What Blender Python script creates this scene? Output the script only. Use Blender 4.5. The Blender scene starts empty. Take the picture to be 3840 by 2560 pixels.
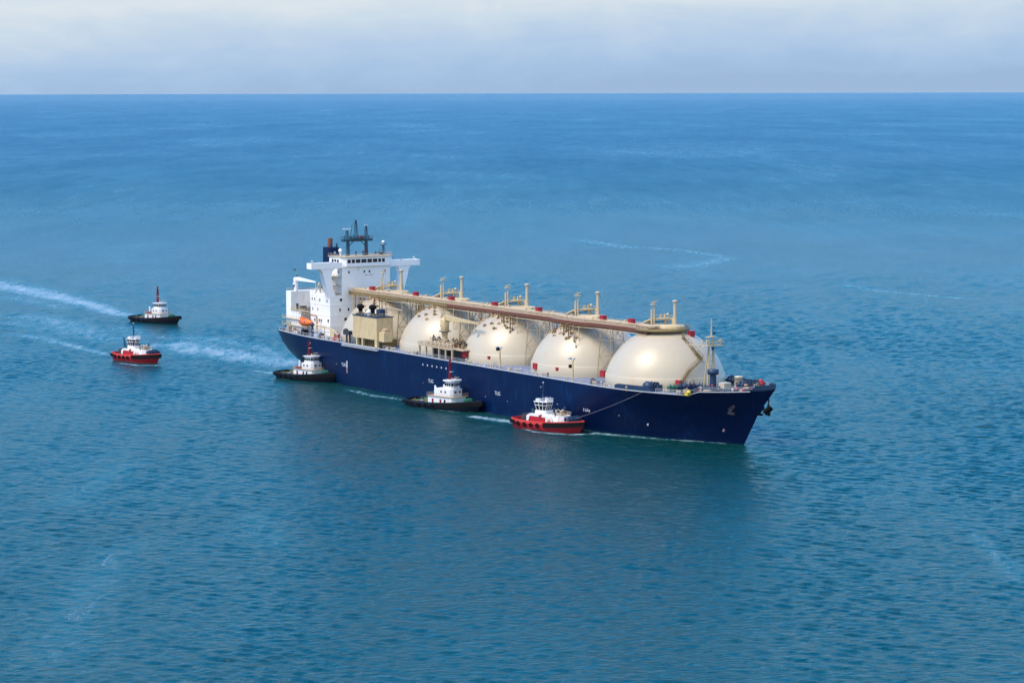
import bpy, bmesh, math, random
import numpy as np
from mathutils import Vector, Matrix, noise
random.seed(7); np.random.seed(7)
scene = bpy.context.scene
COL = scene.collection
R = math.radians
PI = math.pi

# ------------------------------------------------------------------ camera
CAM_H = 105.55
cam_d = bpy.data.cameras.new('camera')
cam = bpy.data.objects.new('camera', cam_d); COL.objects.link(cam)
cam_d.sensor_width = 36.0
cam_d.lens = 9688.6 / 3840 * 36.0
cam_d.clip_start = 1.0; cam_d.clip_end = 2000000
pitch = math.atan((1280 - 349.0) / 9688.6)
cam.location = (0, 0, CAM_H)
cam.rotation_euler = (Matrix.Rotation(PI/2 - pitch, 4, 'X') @ Matrix.Rotation(-0.00203, 4, 'Z')).to_euler()
scene.camera = cam

# ------------------------------------------------------------------ colour management
scene.view_settings.view_transform = 'Standard'
scene.view_settings.look = 'None'
scene.view_settings.gamma = 1.0
scene.cycles.use_denoising = True
scene.view_settings.exposure = 1.2

# ------------------------------------------------------------------ world: blue daylight sky behind thin high cloud
SUN_DIR = Vector((-0.54, -0.26, 0.86)).normalized()
sun_elev = math.asin(SUN_DIR.z)
sun_az = math.atan2(SUN_DIR.x, SUN_DIR.y)
world = bpy.data.worlds.new('World'); scene.world = world
world.use_nodes = True
nt = world.node_tree; nt.nodes.clear()
def nd(t, ty, **kw):
    n = t.nodes.new(ty)
    for k, v in kw.items(): setattr(n, k, v)
    return n
def lk(t, a, b): t.links.new(a, b)
out = nd(nt, 'ShaderNodeOutputWorld')
sky = nd(nt, 'ShaderNodeTexSky', sky_type='NISHITA', sun_disc=False)
sky.sun_elevation = sun_elev; sky.sun_rotation = sun_az
sky.altitude = 0; sky.air_density = 1.0; sky.dust_density = 0.3; sky.ozone_density = 4.0
bg_sky = nd(nt, 'ShaderNodeBackground'); bg_sky.inputs[1].default_value = 0.15
hs_ = nd(nt, 'ShaderNodeHueSaturation'); hs_.inputs['Saturation'].default_value = 1.6; lk(nt, sky.outputs[0], hs_.inputs['Color']); lk(nt, hs_.outputs[0], bg_sky.inputs[0])
tc = nd(nt, 'ShaderNodeTexCoord')
sep = nd(nt, 'ShaderNodeSeparateXYZ'); lk(nt, tc.outputs['Generated'], sep.inputs[0])
def mth(t, op, a, b=None, c=None, clamp=False):
    n = nd(t, 'ShaderNodeMath', operation=op, use_clamp=clamp)
    for i, v in enumerate((a, b, c)):
        if v is None: continue
        if isinstance(v, (int, float)): n.inputs[i].default_value = v
        else: lk(t, v, n.inputs[i])
    return n.outputs[0]
def ramp(t, fac, pts):
    n = nd(t, 'ShaderNodeValToRGB')
    cr = n.color_ramp
    while len(cr.elements) < len(pts): cr.elements.new(0.5)
    for e, (p, c) in zip(cr.elements, pts):
        e.position = p; e.color = (c[0], c[1], c[2], 1) if len(c) == 3 else c
    lk(t, fac, n.inputs[0]); return n.outputs[0]
def mapping(t, vec, scale=(1, 1, 1), rot=(0, 0, 0), loc=(0, 0, 0)):
    m = nd(t, 'ShaderNodeMapping'); m.inputs['Scale'].default_value = scale
    m.inputs['Rotation'].default_value = rot; m.inputs['Location'].default_value = loc
    lk(t, vec, m.inputs['Vector']); return m.outputs[0]
def noise_n(t, vec, scale, detail=4, rough=0.5, dist=0.0):
    n = nd(t, 'ShaderNodeTexNoise'); n.inputs['Scale'].default_value = scale
    n.inputs['Detail'].default_value = detail; n.inputs['Roughness'].default_value = rough
    n.inputs['Distortion'].default_value = dist
    lk(t, vec, n.inputs['Vector']); return n.outputs[0]
# haze band near the horizon and cloud veil above, both functions of direction
elev = sep.outputs['Z']
cl1 = noise_n(nt, mapping(nt, tc.outputs['Generated'], (9, 9, 42)), 1.0, 6, 0.6, 0.6)
cl2 = noise_n(nt, mapping(nt, tc.outputs['Generated'], (30, 30, 75), loc=(3, 1, 0)), 1.0, 5, 0.55, 0.8)
el2 = mth(nt, 'ADD', elev, mth(nt, 'MULTIPLY', mth(nt, 'SUBTRACT', cl1, 0.5), 0.028))
el3 = mth(nt, 'ADD', el2, mth(nt, 'MULTIPLY', mth(nt, 'SUBTRACT', cl2, 0.5), 0.018))
el4 = mth(nt, 'SUBTRACT', el3, mth(nt, 'MULTIPLY', sep.outputs['X'], 0.035))
veil = ramp(nt, mth(nt, 'MULTIPLY', el4, 4.0, clamp=True),
            [(0.0, (0.345, 0.49, 0.70)), (0.035, (0.39, 0.55, 0.775)), (0.070, (0.46, 0.605, 0.80)),
             (0.120, (0.59, 0.705, 0.82)), (0.16, (0.71, 0.78, 0.84)), (0.30, (0.40, 0.60, 0.90)), (1.0, (0.32, 0.54, 0.92))])
bg_veil = nd(nt, 'ShaderNodeBackground'); lk(nt, veil, bg_veil.inputs[0]); bg_veil.inputs[1].default_value = 0.435
big = noise_n(nt, mapping(nt, tc.outputs['Generated'], (2.2, 2.2, 4.0)), 1.0, 5, 0.55, 0.5)
cover = mth(nt, 'MULTIPLY', mth(nt, 'SUBTRACT', big, 0.40), 3.0, clamp=True)      # cloud cover overhead
low = mth(nt, 'SUBTRACT', 1.0, mth(nt, 'MULTIPLY', mth(nt, 'SUBTRACT', elev, 0.045), 14.0), clamp=True)
cov = mth(nt, 'MAXIMUM', mth(nt, 'MULTIPLY', cover, 0.2), low)
# unseen white cloud bank added behind the viewpoint to brighten the house front
back = mth(nt, 'MULTIPLY', mth(nt, 'SUBTRACT', 0.05, sep.outputs['Y']), 2.2, clamp=True)
bn = mth(nt, 'MULTIPLY', mth(nt, 'SUBTRACT', big, 0.32), 3.5, clamp=True)
bk_ = mth(nt, 'MULTIPLY', back, bn)
bg_fill = nd(nt, 'ShaderNodeBackground'); bg_fill.inputs[0].default_value = (0.86, 0.90, 0.96, 1); bg_fill.inputs[1].default_value = 0.60
mixw = nd(nt, 'ShaderNodeMixShader')
lk(nt, cov, mixw.inputs[0]); lk(nt, bg_sky.outputs[0], mixw.inputs[1]); lk(nt, bg_veil.outputs[0], mixw.inputs[2])
mix2 = nd(nt, 'ShaderNodeMixShader'); lk(nt, bk_, mix2.inputs[0]); lk(nt, mixw.outputs[0], mix2.inputs[1]); lk(nt, bg_fill.outputs[0], mix2.inputs[2])
lk(nt, mix2.outputs[0], out.inputs[0])

# ------------------------------------------------------------------ sun (veiled by cloud: soft edge)
sd = bpy.data.lights.new('sun', 'SUN'); sd.energy = 1.95; sd.angle = R(26); sd.color = (1.0, 0.86, 0.68)
sun = bpy.data.objects.new('sun', sd); COL.objects.link(sun)
sun.rotation_euler = (-SUN_DIR).to_track_quat('-Z', 'Y').to_euler()

# ------------------------------------------------------------------ materials
MATS = {}
def pmat(name, col, rough=0.6, metal=0.0, vary=0.12, vscale=0.4, stain=None, stain_amt=0.0, streak=0.0, coat=0.0, spec=0.5, bump=0.0, dirt_scale=1.0):
    """painted metal with mottling, optional stain colour and vertical streaks, all in object space"""
    if name in MATS: return MATS[name]
    m = bpy.data.materials.new(name); m.use_nodes = True; t = m.node_tree
    b = t.nodes['Principled BSDF']
    b.inputs['Roughness'].default_value = rough; b.inputs['Metallic'].default_value = metal
    b.inputs['Specular IOR Level'].default_value = spec
    if coat: b.inputs['Coat Weight'].default_value = coat; b.inputs['Coat Roughness'].default_value = 0.3
    g = nd(t, 'ShaderNodeTexCoord').outputs['Object']
    n1 = noise_n(t, g, vscale, 5, 0.6)
    f = mth(t, 'MULTIPLY_ADD', mth(t, 'SUBTRACT', n1, 0.5), vary * 2, 1.0)
    mx = nd(t, 'ShaderNodeMix', data_type='RGBA', blend_type='MULTIPLY'); mx.inputs[0].default_value = 1.0
    mx.inputs[6].default_value = (*col, 1); lk(t, f, mx.inputs[7])
    c = mx.outputs[2]
    if stain:
        s1 = noise_n(t, mapping(t, g, (dirt_scale, dirt_scale, dirt_scale*0.22) if streak else (dirt_scale,)*3), 1.0, 6, 0.65, 0.2)
        s2 = noise_n(t, g, 0.09*dirt_scale, 3, 0.5)
        sm = mth(t, 'MULTIPLY', mth(t, 'MULTIPLY', mth(t, 'SUBTRACT', mth(t, 'ADD', s1, mth(t, 'MULTIPLY', mth(t, 'SUBTRACT', s2, 0.5), 0.6)), 0.56), 5.0, clamp=True), stain_amt)
        mm = nd(t, 'ShaderNodeMix', data_type='RGBA'); lk(t, sm, mm.inputs[0]); lk(t, c, mm.inputs[6]); mm.inputs[7].default_value = (*stain, 1)
        c = mm.outputs[2]
    lk(t, c, b.inputs['Base Color'])
    if bump:
        bp = nd(t, 'ShaderNodeBump'); bp.inputs['Strength'].default_value = bump; bp.inputs['Distance'].default_value = 0.3
        lk(t, n1, bp.inputs['Height']); lk(t, bp.outputs[0], b.inputs['Normal'])
    MATS[name] = m; return m

M_HULL = pmat('navy_hull_paint', (0.0002, 0.0078, 0.047), 0.36, vary=0.25, vscale=0.15, stain=(0.001, 0.026, 0.100), stain_amt=0.9, streak=1, dirt_scale=0.8, spec=0.15)
M_CREAM = pmat('cream_tank_paint', (0.475, 0.415, 0.305), 0.42, vary=0.05, vscale=0.12, stain=(0.50, 0.33, 0.17), stain_amt=0.45, streak=1, dirt_scale=0.5, coat=0.25)
def add_crown_streaks(m):     # brown streaks on the tank crowns, stronger higher up, to starboard and aft
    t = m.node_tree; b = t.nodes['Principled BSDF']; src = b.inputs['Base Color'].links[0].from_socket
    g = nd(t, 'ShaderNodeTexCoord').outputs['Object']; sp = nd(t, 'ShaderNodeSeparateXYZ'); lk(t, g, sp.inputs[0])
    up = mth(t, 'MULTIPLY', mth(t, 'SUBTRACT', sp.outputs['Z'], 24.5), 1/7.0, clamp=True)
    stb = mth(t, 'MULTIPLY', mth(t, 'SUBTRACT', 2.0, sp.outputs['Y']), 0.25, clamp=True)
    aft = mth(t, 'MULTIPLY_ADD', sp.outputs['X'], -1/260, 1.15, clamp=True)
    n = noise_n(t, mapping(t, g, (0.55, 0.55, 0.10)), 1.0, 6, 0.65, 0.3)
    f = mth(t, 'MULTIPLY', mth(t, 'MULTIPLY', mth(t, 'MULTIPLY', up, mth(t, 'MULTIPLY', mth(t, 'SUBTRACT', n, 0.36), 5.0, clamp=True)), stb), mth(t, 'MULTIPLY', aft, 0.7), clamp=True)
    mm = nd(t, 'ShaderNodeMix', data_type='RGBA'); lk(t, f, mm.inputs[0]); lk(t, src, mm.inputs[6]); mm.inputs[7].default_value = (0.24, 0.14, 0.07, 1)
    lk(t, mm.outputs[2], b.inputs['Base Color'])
add_crown_streaks(M_CREAM)
M_CREAM2 = pmat('cream_structure_paint', (0.58, 0.45, 0.25), 0.55, vary=0.12, vscale=0.6, stain=(0.28, 0.16, 0.08), stain_amt=0.65, streak=1, dirt_scale=1.2)
M_OLIVE = pmat('olive_ochre_paint', (0.20, 0.145, 0.055), 0.7, vary=0.25, vscale=0.8, stain=(0.13, 0.07, 0.035), stain_amt=0.7, dirt_scale=1.5)
M_PALE = pmat('pale_pipe_paint', (0.48, 0.385, 0.26), 0.6, vary=0.15, vscale=0.8, stain=(0.30, 0.20, 0.12), stain_amt=0.5, dirt_scale=1.5)
M_RUST = pmat('rust_red_pipe', (0.17, 0.065, 0.04), 0.75, vary=0.3, vscale=1.0, stain=(0.09, 0.045, 0.03), stain_amt=0.7, dirt_scale=2.0)
M_WHITE = pmat('white_house_paint', (0.83, 0.83, 0.81), 0.45, vary=0.05, vscale=0.3, stain=(0.58, 0.50, 0.36), stain_amt=0.7, streak=1, dirt_scale=0.7)
M_WHITE2 = pmat('clean_white_paint', (0.86, 0.86, 0.86), 0.4, vary=0.04, vscale=0.5)
M_GLASS = pmat('dark_window_glass', (0.012, 0.016, 0.022), 0.12, vary=0.1)
M_DECK = pmat('blue_grey_deck_paint', (0.155, 0.185, 0.27), 0.75, vary=0.2, vscale=0.4, stain=(0.22, 0.15, 0.12), stain_amt=0.5, dirt_scale=0.6)
M_RAIL = pmat('grey_rail_paint', (0.42, 0.45, 0.50), 0.6, vary=0.1)
M_RED = pmat('red_box_paint', (0.36, 0.012, 0.02), 0.5, vary=0.15)
M_NAVY = pmat('navy_fitting_paint', (0.010, 0.035, 0.085), 0.5, vary=0.3, vscale=0.8)
M_MASTB = pmat('dark_blue_mast_paint', (0.018, 0.055, 0.085), 0.55, vary=0.2)
M_FUNNEL = pmat('funnel_blue_paint', (0.002, 0.009, 0.050), 0.5, vary=0.15, spec=0.2)
M_RUSTO = pmat('rusty_exhaust', (0.20, 0.075, 0.04), 0.8, vary=0.4, vscale=1.5, stain=(0.06, 0.04, 0.04), stain_amt=0.8, dirt_scale=1.5)
M_ORANGE = pmat('orange_lifeboat_shell', (0.78, 0.16, 0.018), 0.4, vary=0.12, vscale=0.8)
M_BLACK = pmat('black_rubber', (0.005, 0.0055, 0.007), 0.85, vary=0.3, spec=0.15)
M_DARK = pmat('dark_machinery', (0.035, 0.035, 0.045), 0.7, vary=0.4, vscale=1.5, stain=(0.12, 0.05, 0.03), stain_amt=0.6, dirt_scale=3)
M_GREEN = pmat('green_deck_paint', (0.012, 0.12, 0.075), 0.65, vary=0.3, vscale=0.8)
M_YEL = pmat('yellow_paint', (0.60, 0.45, 0.04), 0.55, vary=0.15)
M_LETTER = pmat('white_marking', (0.46, 0.48, 0.55), 0.6, vary=0.1)
M_TRED = pmat('tug_red_paint', (0.40, 0.010, 0.020), 0.42, vary=0.15, vscale=0.6)
M_TREDL = pmat('tug_faded_red_bulwark', (0.60, 0.050, 0.042), 0.5, vary=0.15, vscale=0.6)
M_TBLUE = pmat('tug_dark_hull', (0.003, 0.007, 0.022), 0.5, vary=0.3, vscale=0.8)
M_TMAST = pmat('tug_mast_red', (0.20, 0.008, 0.02), 0.5, vary=0.15)
M_TWHITE = pmat('tug_white_paint', (0.74, 0.75, 0.76), 0.45, vary=0.06, vscale=0.8, stain=(0.40, 0.22, 0.16), stain_amt=0.45, streak=1, dirt_scale=1.6)
M_ROPE = pmat('pale_rope', (0.28, 0.27, 0.32), 0.8)
M_STAIN = pmat('faded_red_marking', (0.42, 0.24, 0.24), 0.7)
M_BIRD = pmat('bird_feathers', (0.05, 0.05, 0.055), 0.8)
M_TAN = pmat('tan_deck_gear', (0.40, 0.30, 0.19), 0.7, vary=0.2)

# ------------------------------------------------------------------ mesh helpers
class MB:
    def __init__(s): s.v = []; s.f = []; s.sm = []
    def add(s, vs, fs, smooth=False):
        o = len(s.v); s.v += [tuple(v) for v in vs]; s.f += [tuple(i + o for i in f) for f in fs]; s.sm += [smooth]*len(fs); return s
    def box(s, x0, x1, y0, y1, z0, z1, M=None):
        vs = [Vector((x, y, z)) for z in (z0, z1) for y in (y0, y1) for x in (x0, x1)]
        if M: vs = [M @ v for v in vs]
        return s.add(vs, [(0, 2, 3, 1), (4, 5, 7, 6), (0, 1, 5, 4), (2, 6, 7, 3), (0, 4, 6, 2), (1, 3, 7, 5)])
    def prism(s, poly, z0, z1, poly1=None):
        n = len(poly); poly1 = poly1 or poly
        vs = [(p[0], p[1], z0) for p in poly] + [(p[0], p[1], z1) for p in poly1]
        return s.add(vs, [tuple(range(n))[::-1], tuple(range(n, 2*n))] + [(i, (i+1) % n, n+(i+1) % n, n+i) for i in range(n)])
    def vprism(s, poly, y0, y1):     # polygon in x,z extruded along y
        n = len(poly)
        vs = [(p[0], y0, p[1]) for p in poly] + [(p[0], y1, p[1]) for p in poly]
        return s.add(vs, [tuple(range(n)), tuple(range(n, 2*n))[::-1]] + [(i, n+i, n+(i+1) % n, (i+1) % n) for i in range(n)])
    def tube(s, a, b, r, r2=None, n=8):
        a, b = Vector(a), Vector(b); d = b - a; r2 = r if r2 is None else r2
        if d.length < 1e-6: return s
        q = d.to_track_quat('Z', 'Y').to_matrix()
        ring = [Vector((math.cos(2*PI*i/n), math.sin(2*PI*i/n), 0)) for i in range(n)]
        vs = [a + q @ (v*r) for v in ring] + [b + q @ (v*r2) for v in ring]
        s.add(vs, [(i, (i+1) % n, n+(i+1) % n, n+i) for i in range(n)], True)
        return s.add(vs, [tuple(range(n))[::-1], tuple(range(n, 2*n))])
    def path(s, pts, r, n=6):
        for a, b in zip(pts[:-1], pts[1:]): s.tube(a, b, r, n=n)
        return s
    def lathe(s, prof, c=(0, 0, 0), n=24, smooth=True, M=None):    # prof list of (r,z)
        vs = []; k = len(prof)
        for r, z in prof:
            for i in range(n):
                v = Vector((c[0]+r*math.cos(2*PI*i/n), c[1]+r*math.sin(2*PI*i/n), c[2]+z)); vs.append(M @ v if M else v)
        fs = [(j*n+i, j*n+(i+1) % n, (j+1)*n+(i+1) % n, (j+1)*n+i) for j in range(k-1) for i in range(n)]
        s.add(vs, fs, smooth)
        if prof[-1][0] > 1e-4: s.add(vs[-n:], [tuple(range(n))])
        if prof[0][0] > 1e-4: s.add(vs[:n], [tuple(range(n))[::-1]])
        return s
    def ball(s, c, rx, ry=None, rz=None, n=12):
        ry = ry or rx; rz = rz or rx; vs = []; m = n//2+1
        for j in range(m+1):
            t = -PI/2 + PI*j/m
            for i in range(n): vs.append((c[0]+rx*math.cos(t)*math.cos(2*PI*i/n), c[1]+ry*math.cos(t)*math.sin(2*PI*i/n), c[2]+rz*math.sin(t)))
        return s.add(vs, [(j*n+i, j*n+(i+1) % n, (j+1)*n+(i+1) % n, (j+1)*n+i) for j in range(m) for i in range(n)], True)
    def torus(s, c, R1, r, ax='Y', n=16, k=6):
        vs = []
        for i in range(n):
            for j in range(k):
                a, b = 2*PI*i/n, 2*PI*j/k; p = ((R1+r*math.cos(b))*math.cos(a), r*math.sin(b), (R1+r*math.cos(b))*math.sin(a))
                if ax == 'X': p = (p[1], p[0], p[2])
                if ax == 'Z': p = (p[0], p[2], p[1])
                vs.append((c[0]+p[0], c[1]+p[1], c[2]+p[2]))
        return s.add(vs, [(i*k+j, i*k+(j+1) % k, ((i+1) % n)*k+(j+1) % k, ((i+1) % n)*k+j) for i in range(n) for j in range(k)], True)
    def rail(s, pts, h=1.1, r=0.05, post=3.0, lines=2):
        for a, b in zip(pts[:-1], pts[1:]):
            a, b = Vector(a), Vector(b); L = (b-a).length; k = max(1, int(L/post))
            for i in range(lines):
                z = Vector((0, 0, h*(i+1)/lines)); s.tube(a+z, b+z, r, n=4)
            for i in range(k+1):
                p = a.lerp(b, i/k); s.tube(p, p+Vector((0, 0, h)), r*1.1, n=4)
        return s
    def build(s, name, m, parent=None, label=None, bevel=0.0, mats=None):
        me = bpy.data.meshes.new(name); me.from_pydata(s.v, [], s.f); me.update()
        bm = bmesh.new(); bm.from_mesh(me); bmesh.ops.recalc_face_normals(bm, faces=bm.faces); bm.to_mesh(me); bm.free()
        me.polygons.foreach_set('use_smooth', s.sm)
        me.materials.append(m)
        o = bpy.data.objects.new(name, me); COL.objects.link(o); o.parent = parent
        if bevel:
            md = o.modifiers.new('bevel', 'BEVEL'); md.width = bevel; md.segments = 2; md.limit_method = 'ANGLE'
        if label: o['label'] = label
        return o
def thing(name, label, cat, loc=(0, 0, 0), rz=0, group=None):
    o = bpy.data.objects.new(name, None); COL.objects.link(o); o.location = loc; o.rotation_euler = (0, 0, rz)
    o['label'] = label; o['category'] = cat
    if group: o['group'] = group
    return o
def clone(o, parent, loc=None, name=None, label=None):
    c = o.copy(); COL.objects.link(c); c.parent = parent
    if loc is not None: c.location = loc
    if label: c['label'] = label
    for ch in [x for x in o.children]: clone(ch, c)
    return c
def text_part(txt, size, M, m, name, parent):
    cu = bpy.data.curves.new('lettering', 'FONT'); cu.body = txt; cu.size = size; cu.extrude = 0.02; cu.align_x = 'CENTER'
    cu.offset = 0.012*size
    to = bpy.data.objects.new('lettering_src', cu); COL.objects.link(to)
    me = bpy.data.meshes.new_from_object(to.evaluated_get(bpy.context.evaluated_depsgraph_get()))
    bpy.data.objects.remove(to); me.transform(M); me.materials.clear(); me.materials.append(m)
    o = bpy.data.objects.new(name, me); COL.objects.link(o); o.parent = parent; return o

# ------------------------------------------------------------------ sea: one sheet to the horizon, finer round the boats
SEA_SLOPE = 0.125
WAKES = [  # world polylines, half width start/end (m), strength, streakiness
 ([(-330, 1500), (-283, 1425), (-263, 1397), (-243, 1356), (-214, 1300), (-193, 1249), (-181, 1224)], 16, 4.5, 0.78),
 ([(-270, 1357), (-246, 1321), (-218, 1268)], 10, 6, 0.33),
 ([(-240, 1245), (-210, 1193), (-170, 1102)], 13, 9, 0.42),
 ([(-240, 1208), (-213, 1166), (-184, 1117)], 10, 8, 0.30),
 ([(-221, 1140), (-204, 1117), (-184, 1082), (-164, 1045)], 5, 2.5, 0.50),
 ([(-150, 1100), (-123, 1057), (-102, 1028), (-87, 1012), (-80, 998)], 15, 12, 0.66),
 ([(-147, 1121), (-130, 1110), (-113, 1090), (-93, 1040)], 8, 5, 0.42),
 ([(-185, 1172), (-154, 1126), (-138, 1090)], 9, 8, 0.30),
 ([(-59, 920), (-49, 901), (-36, 887)], 2.0, 2.4, 0.45),
 ([(-14, 843), (-6, 834), (2, 826)], 2.2, 4.0, 0.72),
 ([(3, 812), (7, 803), (12, 799), (18, 796), (24, 797), (27, 801)], 0.9, 1.0, 0.75),
 ([(23, 801), (33, 794), (40, 789), (46, 785), (56, 780), (66, 774)], 2.0, 0.9, 0.55),
 ([(-26, 861), (-21, 856), (-17, 852)], 0.8, 0.8, 0.6),
 ([(-156, 1014), (-146, 1004), (-137, 1004)], 0.8, 1.2, 0.7),
 ([(45, 1875), (78, 1776), (107, 1751), (141, 1661)], 7, 6, 0.38),
 ([(141, 1661), (119, 1601), (102, 1565)], 7, 13, 0.40),
 ([(109, 1548), (119, 1480)], 7, 10, 0.16),
 ([(182, 1426), (197, 1377), (208, 1359), (235, 1320)], 5, 5, 0.32),
 ([(-88, 610), (-91, 587), (-91, 548), (-89, 512), (-86, 470)], 4, 7, 0.21),
 ([(-65, 650), (-61, 616), (-52, 594)], 5, 4, 0.19),
 ([(-110, 740), (-114, 688), (-116, 657)], 4, 6, 0.19),
 ([(111, 617), (111, 581), (111, 552)], 2.5, 4, 0.22),
 ([(-99, 985), (-94, 978), (-90, 974)], 2, 3, 0.5),
]
def grid_axis(lo, hi, step, ends, grow=1.22):
    a = list(np.arange(lo, hi+1e-6, step)); s = step; x = hi
    while x < ends[1]: s *= grow; x += s; a.append(x)
    s = step; x = lo; pre = []
    while x > ends[0]: s *= grow; x -= s; pre.append(x)
    return np.array(pre[::-1] + a)
gx = list(np.arange(0, 300, 0.72)); st_ = 0.72
while gx[-1] < 4e5: st_ *= 1.025 if gx[-1] < 620 else 1.6; gx.append(gx[-1]+st_)
gx = np.array([-v for v in gx[:0:-1]]+gx)
_y = [420.0]
while _y[-1] < 2700: _y.append(_y[-1] + (0.6 if _y[-1] < 950 else 0.6+(_y[-1]-950)*0.0022))
gy = np.concatenate([[-3000, -500, 100, 250, 330, 380, 400, 410, 415], _y]); y = gy[-1]; s = 4.5
ext = []
while y < 5e5: s *= 1.10; y += s; ext.append(y)
gy = np.concatenate([gy, ext])
GX, GY = np.meshgrid(gx, gy); P2 = np.stack([GX.ravel(), GY.ravel()], 1)
foam = np.zeros(len(P2)); 
for pts, w0, w1, st in WAKES:
    pts = np.array(pts, float); L = np.r_[0, np.cumsum(np.hypot(*np.diff(pts, axis=0).T))]
    lo = pts.min(0)-40; hi = pts.max(0)+40
    idx = np.where((P2 > lo).all(1) & (P2 < hi).all(1))[0]; q = P2[idx]; best = np.zeros(len(idx))
    for k in range(len(pts)-1):
        a, b = pts[k], pts[k+1]; d = b-a; t = np.clip(((q-a) @ d)/(d @ d), 0, 1)
        dist = np.hypot(*(q-a-t[:, None]*d).T); u = (L[k]+t*(L[k+1]-L[k]))/L[-1]
        w = (w0+(w1-w0)*u)*(1.25 if w0 > 3 else 1.0)
        endf = np.clip(u*6+0.35, 0, 1)*np.clip((1-u)*8+0.5, 0, 1)
        best = np.maximum(best, (0.82*st if w0 > 3 else st)*endf*np.exp(-(dist/w)**2*1.1))
    foam[idx] = np.maximum(foam[idx], best)
nx, ny = len(gx), len(gy)
verts = np.zeros((nx*ny, 3)); verts[:, :2] = P2
# wind sea: a spread of sine trains, longer ones riding through, faded where the sheet is too coarse to hold them
rw = np.random.RandomState(4); cellx = np.gradient(gx); celly = np.gradient(gy)
near = ((P2[:, 0] > -650) & (P2[:, 0] < 650) & (P2[:, 1] > 400) & (P2[:, 1] < 2700)); qi = np.where(near)[0]; Q = P2[qi]
cell = np.maximum(cellx[None, :]*np.ones((ny, 1)), celly[:, None]*np.ones((1, nx))).ravel()[qi]
zz = np.zeros(len(qi)); NW = 64
calm = np.ones(len(qi))
for i in range(9):     # gusts: patches of rougher and smoother water
    ang = rw.rand()*6.28; kk = 2*PI/(55*(1+i*.55)); calm += 0.085*np.sin((Q[:, 0]*math.cos(ang)*1.5+Q[:, 1]*math.sin(ang)*.6)*kk+rw.rand()*6.28)
calm = np.clip(calm, .55, 1.4)
for i in range(NW):
    lam = 1.4*(6.0/1.4)**((i+rw.rand())/NW); ang = R(238+rw.normal()*34); k_ = 2*PI/lam
    slope = SEA_SLOPE/math.sqrt(NW)*1.414*(1.0 if lam < 4 else 4/lam)
    ph = (Q[:, 0]*math.cos(ang)+Q[:, 1]*math.sin(ang))*k_+rw.rand()*6.28
    zz += slope/k_*np.sin(ph+0.35*np.sin(ph*0.31+i))*np.clip((lam/cell-2.0)/1.0, 0, 1)
verts[qi, 2] = zz*calm*np.clip((2700-Q[:, 1])/900, 0, 1)
ii = np.arange(nx-1)[None, :]+np.arange(ny-1)[:, None]*nx
quads = np.stack([ii, ii+1, ii+1+nx, ii+nx], -1).reshape(-1, 4)
me = bpy.data.meshes.new('water'); me.vertices.add(len(verts)); me.vertices.foreach_set('co', verts.ravel())
me.loops.add(quads.size); me.loops.foreach_set('vertex_index', quads.ravel().astype(np.int32))
me.polygons.add(len(quads)); me.polygons.foreach_set('loop_start', np.arange(0, quads.size, 4).astype(np.int32))
me.update(calc_edges=True); me.polygons.foreach_set('use_smooth', [True]*len(quads))
at = me.attributes.new('foam', 'FLOAT', 'POINT'); at.data.foreach_set('value', foam.astype(np.float32))
water = bpy.data.objects.new('water', me); COL.objects.link(water); water['kind'] = 'structure'; water['label'] = 'open blue sea with small ripples and pale wakes behind the boats'
m = bpy.data.materials.new('sea_water'); m.use_nodes = True; t = m.node_tree; b = t.nodes['Principled BSDF']
pos = nd(t, 'ShaderNodeNewGeometry').outputs['Position']
patch = noise_n(t, mapping(t, pos, (0.010, 0.0042, 0), (0, 0, R(-32))), 1.0, 5, 0.6, 0.6)
patch2 = noise_n(t, mapping(t, pos, (0.035, 0.012, 0), (0, 0, R(18))), 1.0, 4, 0.6, 0.4)
w1 = noise_n(t, mapping(t, pos, (0.050, 0.075, 0), (0, 0, R(14))), 1.0, 3, 0.55, 0.3)
w2 = noise_n(t, mapping(t, pos, (0.16, 0.22, 0), (0, 0, R(8))), 1.0, 4, 0.62, 0.5)
w3 = noise_n(t, mapping(t, pos, (0.36, 0.50, 0), (0, 0, R(-12))), 1.0, 5, 0.62, 0.5)
amp = mth(t, 'MULTIPLY_ADD', mth(t, 'SUBTRACT', patch, 0.5), 1.6, 1.0)
amp = mth(t, 'ADD', amp, mth(t, 'MULTIPLY', mth(t, 'SUBTRACT', patch2, 0.5), 0.8))
WAVE = (0.2, 1.1, 1.3)
h = mth(t, 'ADD', mth(t, 'MULTIPLY', w1, WAVE[0]), mth(t, 'MULTIPLY', mth(t, 'ADD', mth(t, 'MULTIPLY', w2, WAVE[1]), mth(t, 'MULTIPLY', w3, WAVE[2])), amp))
bp = nd(t, 'ShaderNodeBump'); bp.inputs['Strength'].default_value = 1.0; bp.inputs['Distance'].default_value = 1.0
lk(t, h, bp.inputs['Height'])
att0 = nd(t, 'ShaderNodeAttribute', attribute_name='foam').outputs['Fac']
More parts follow.
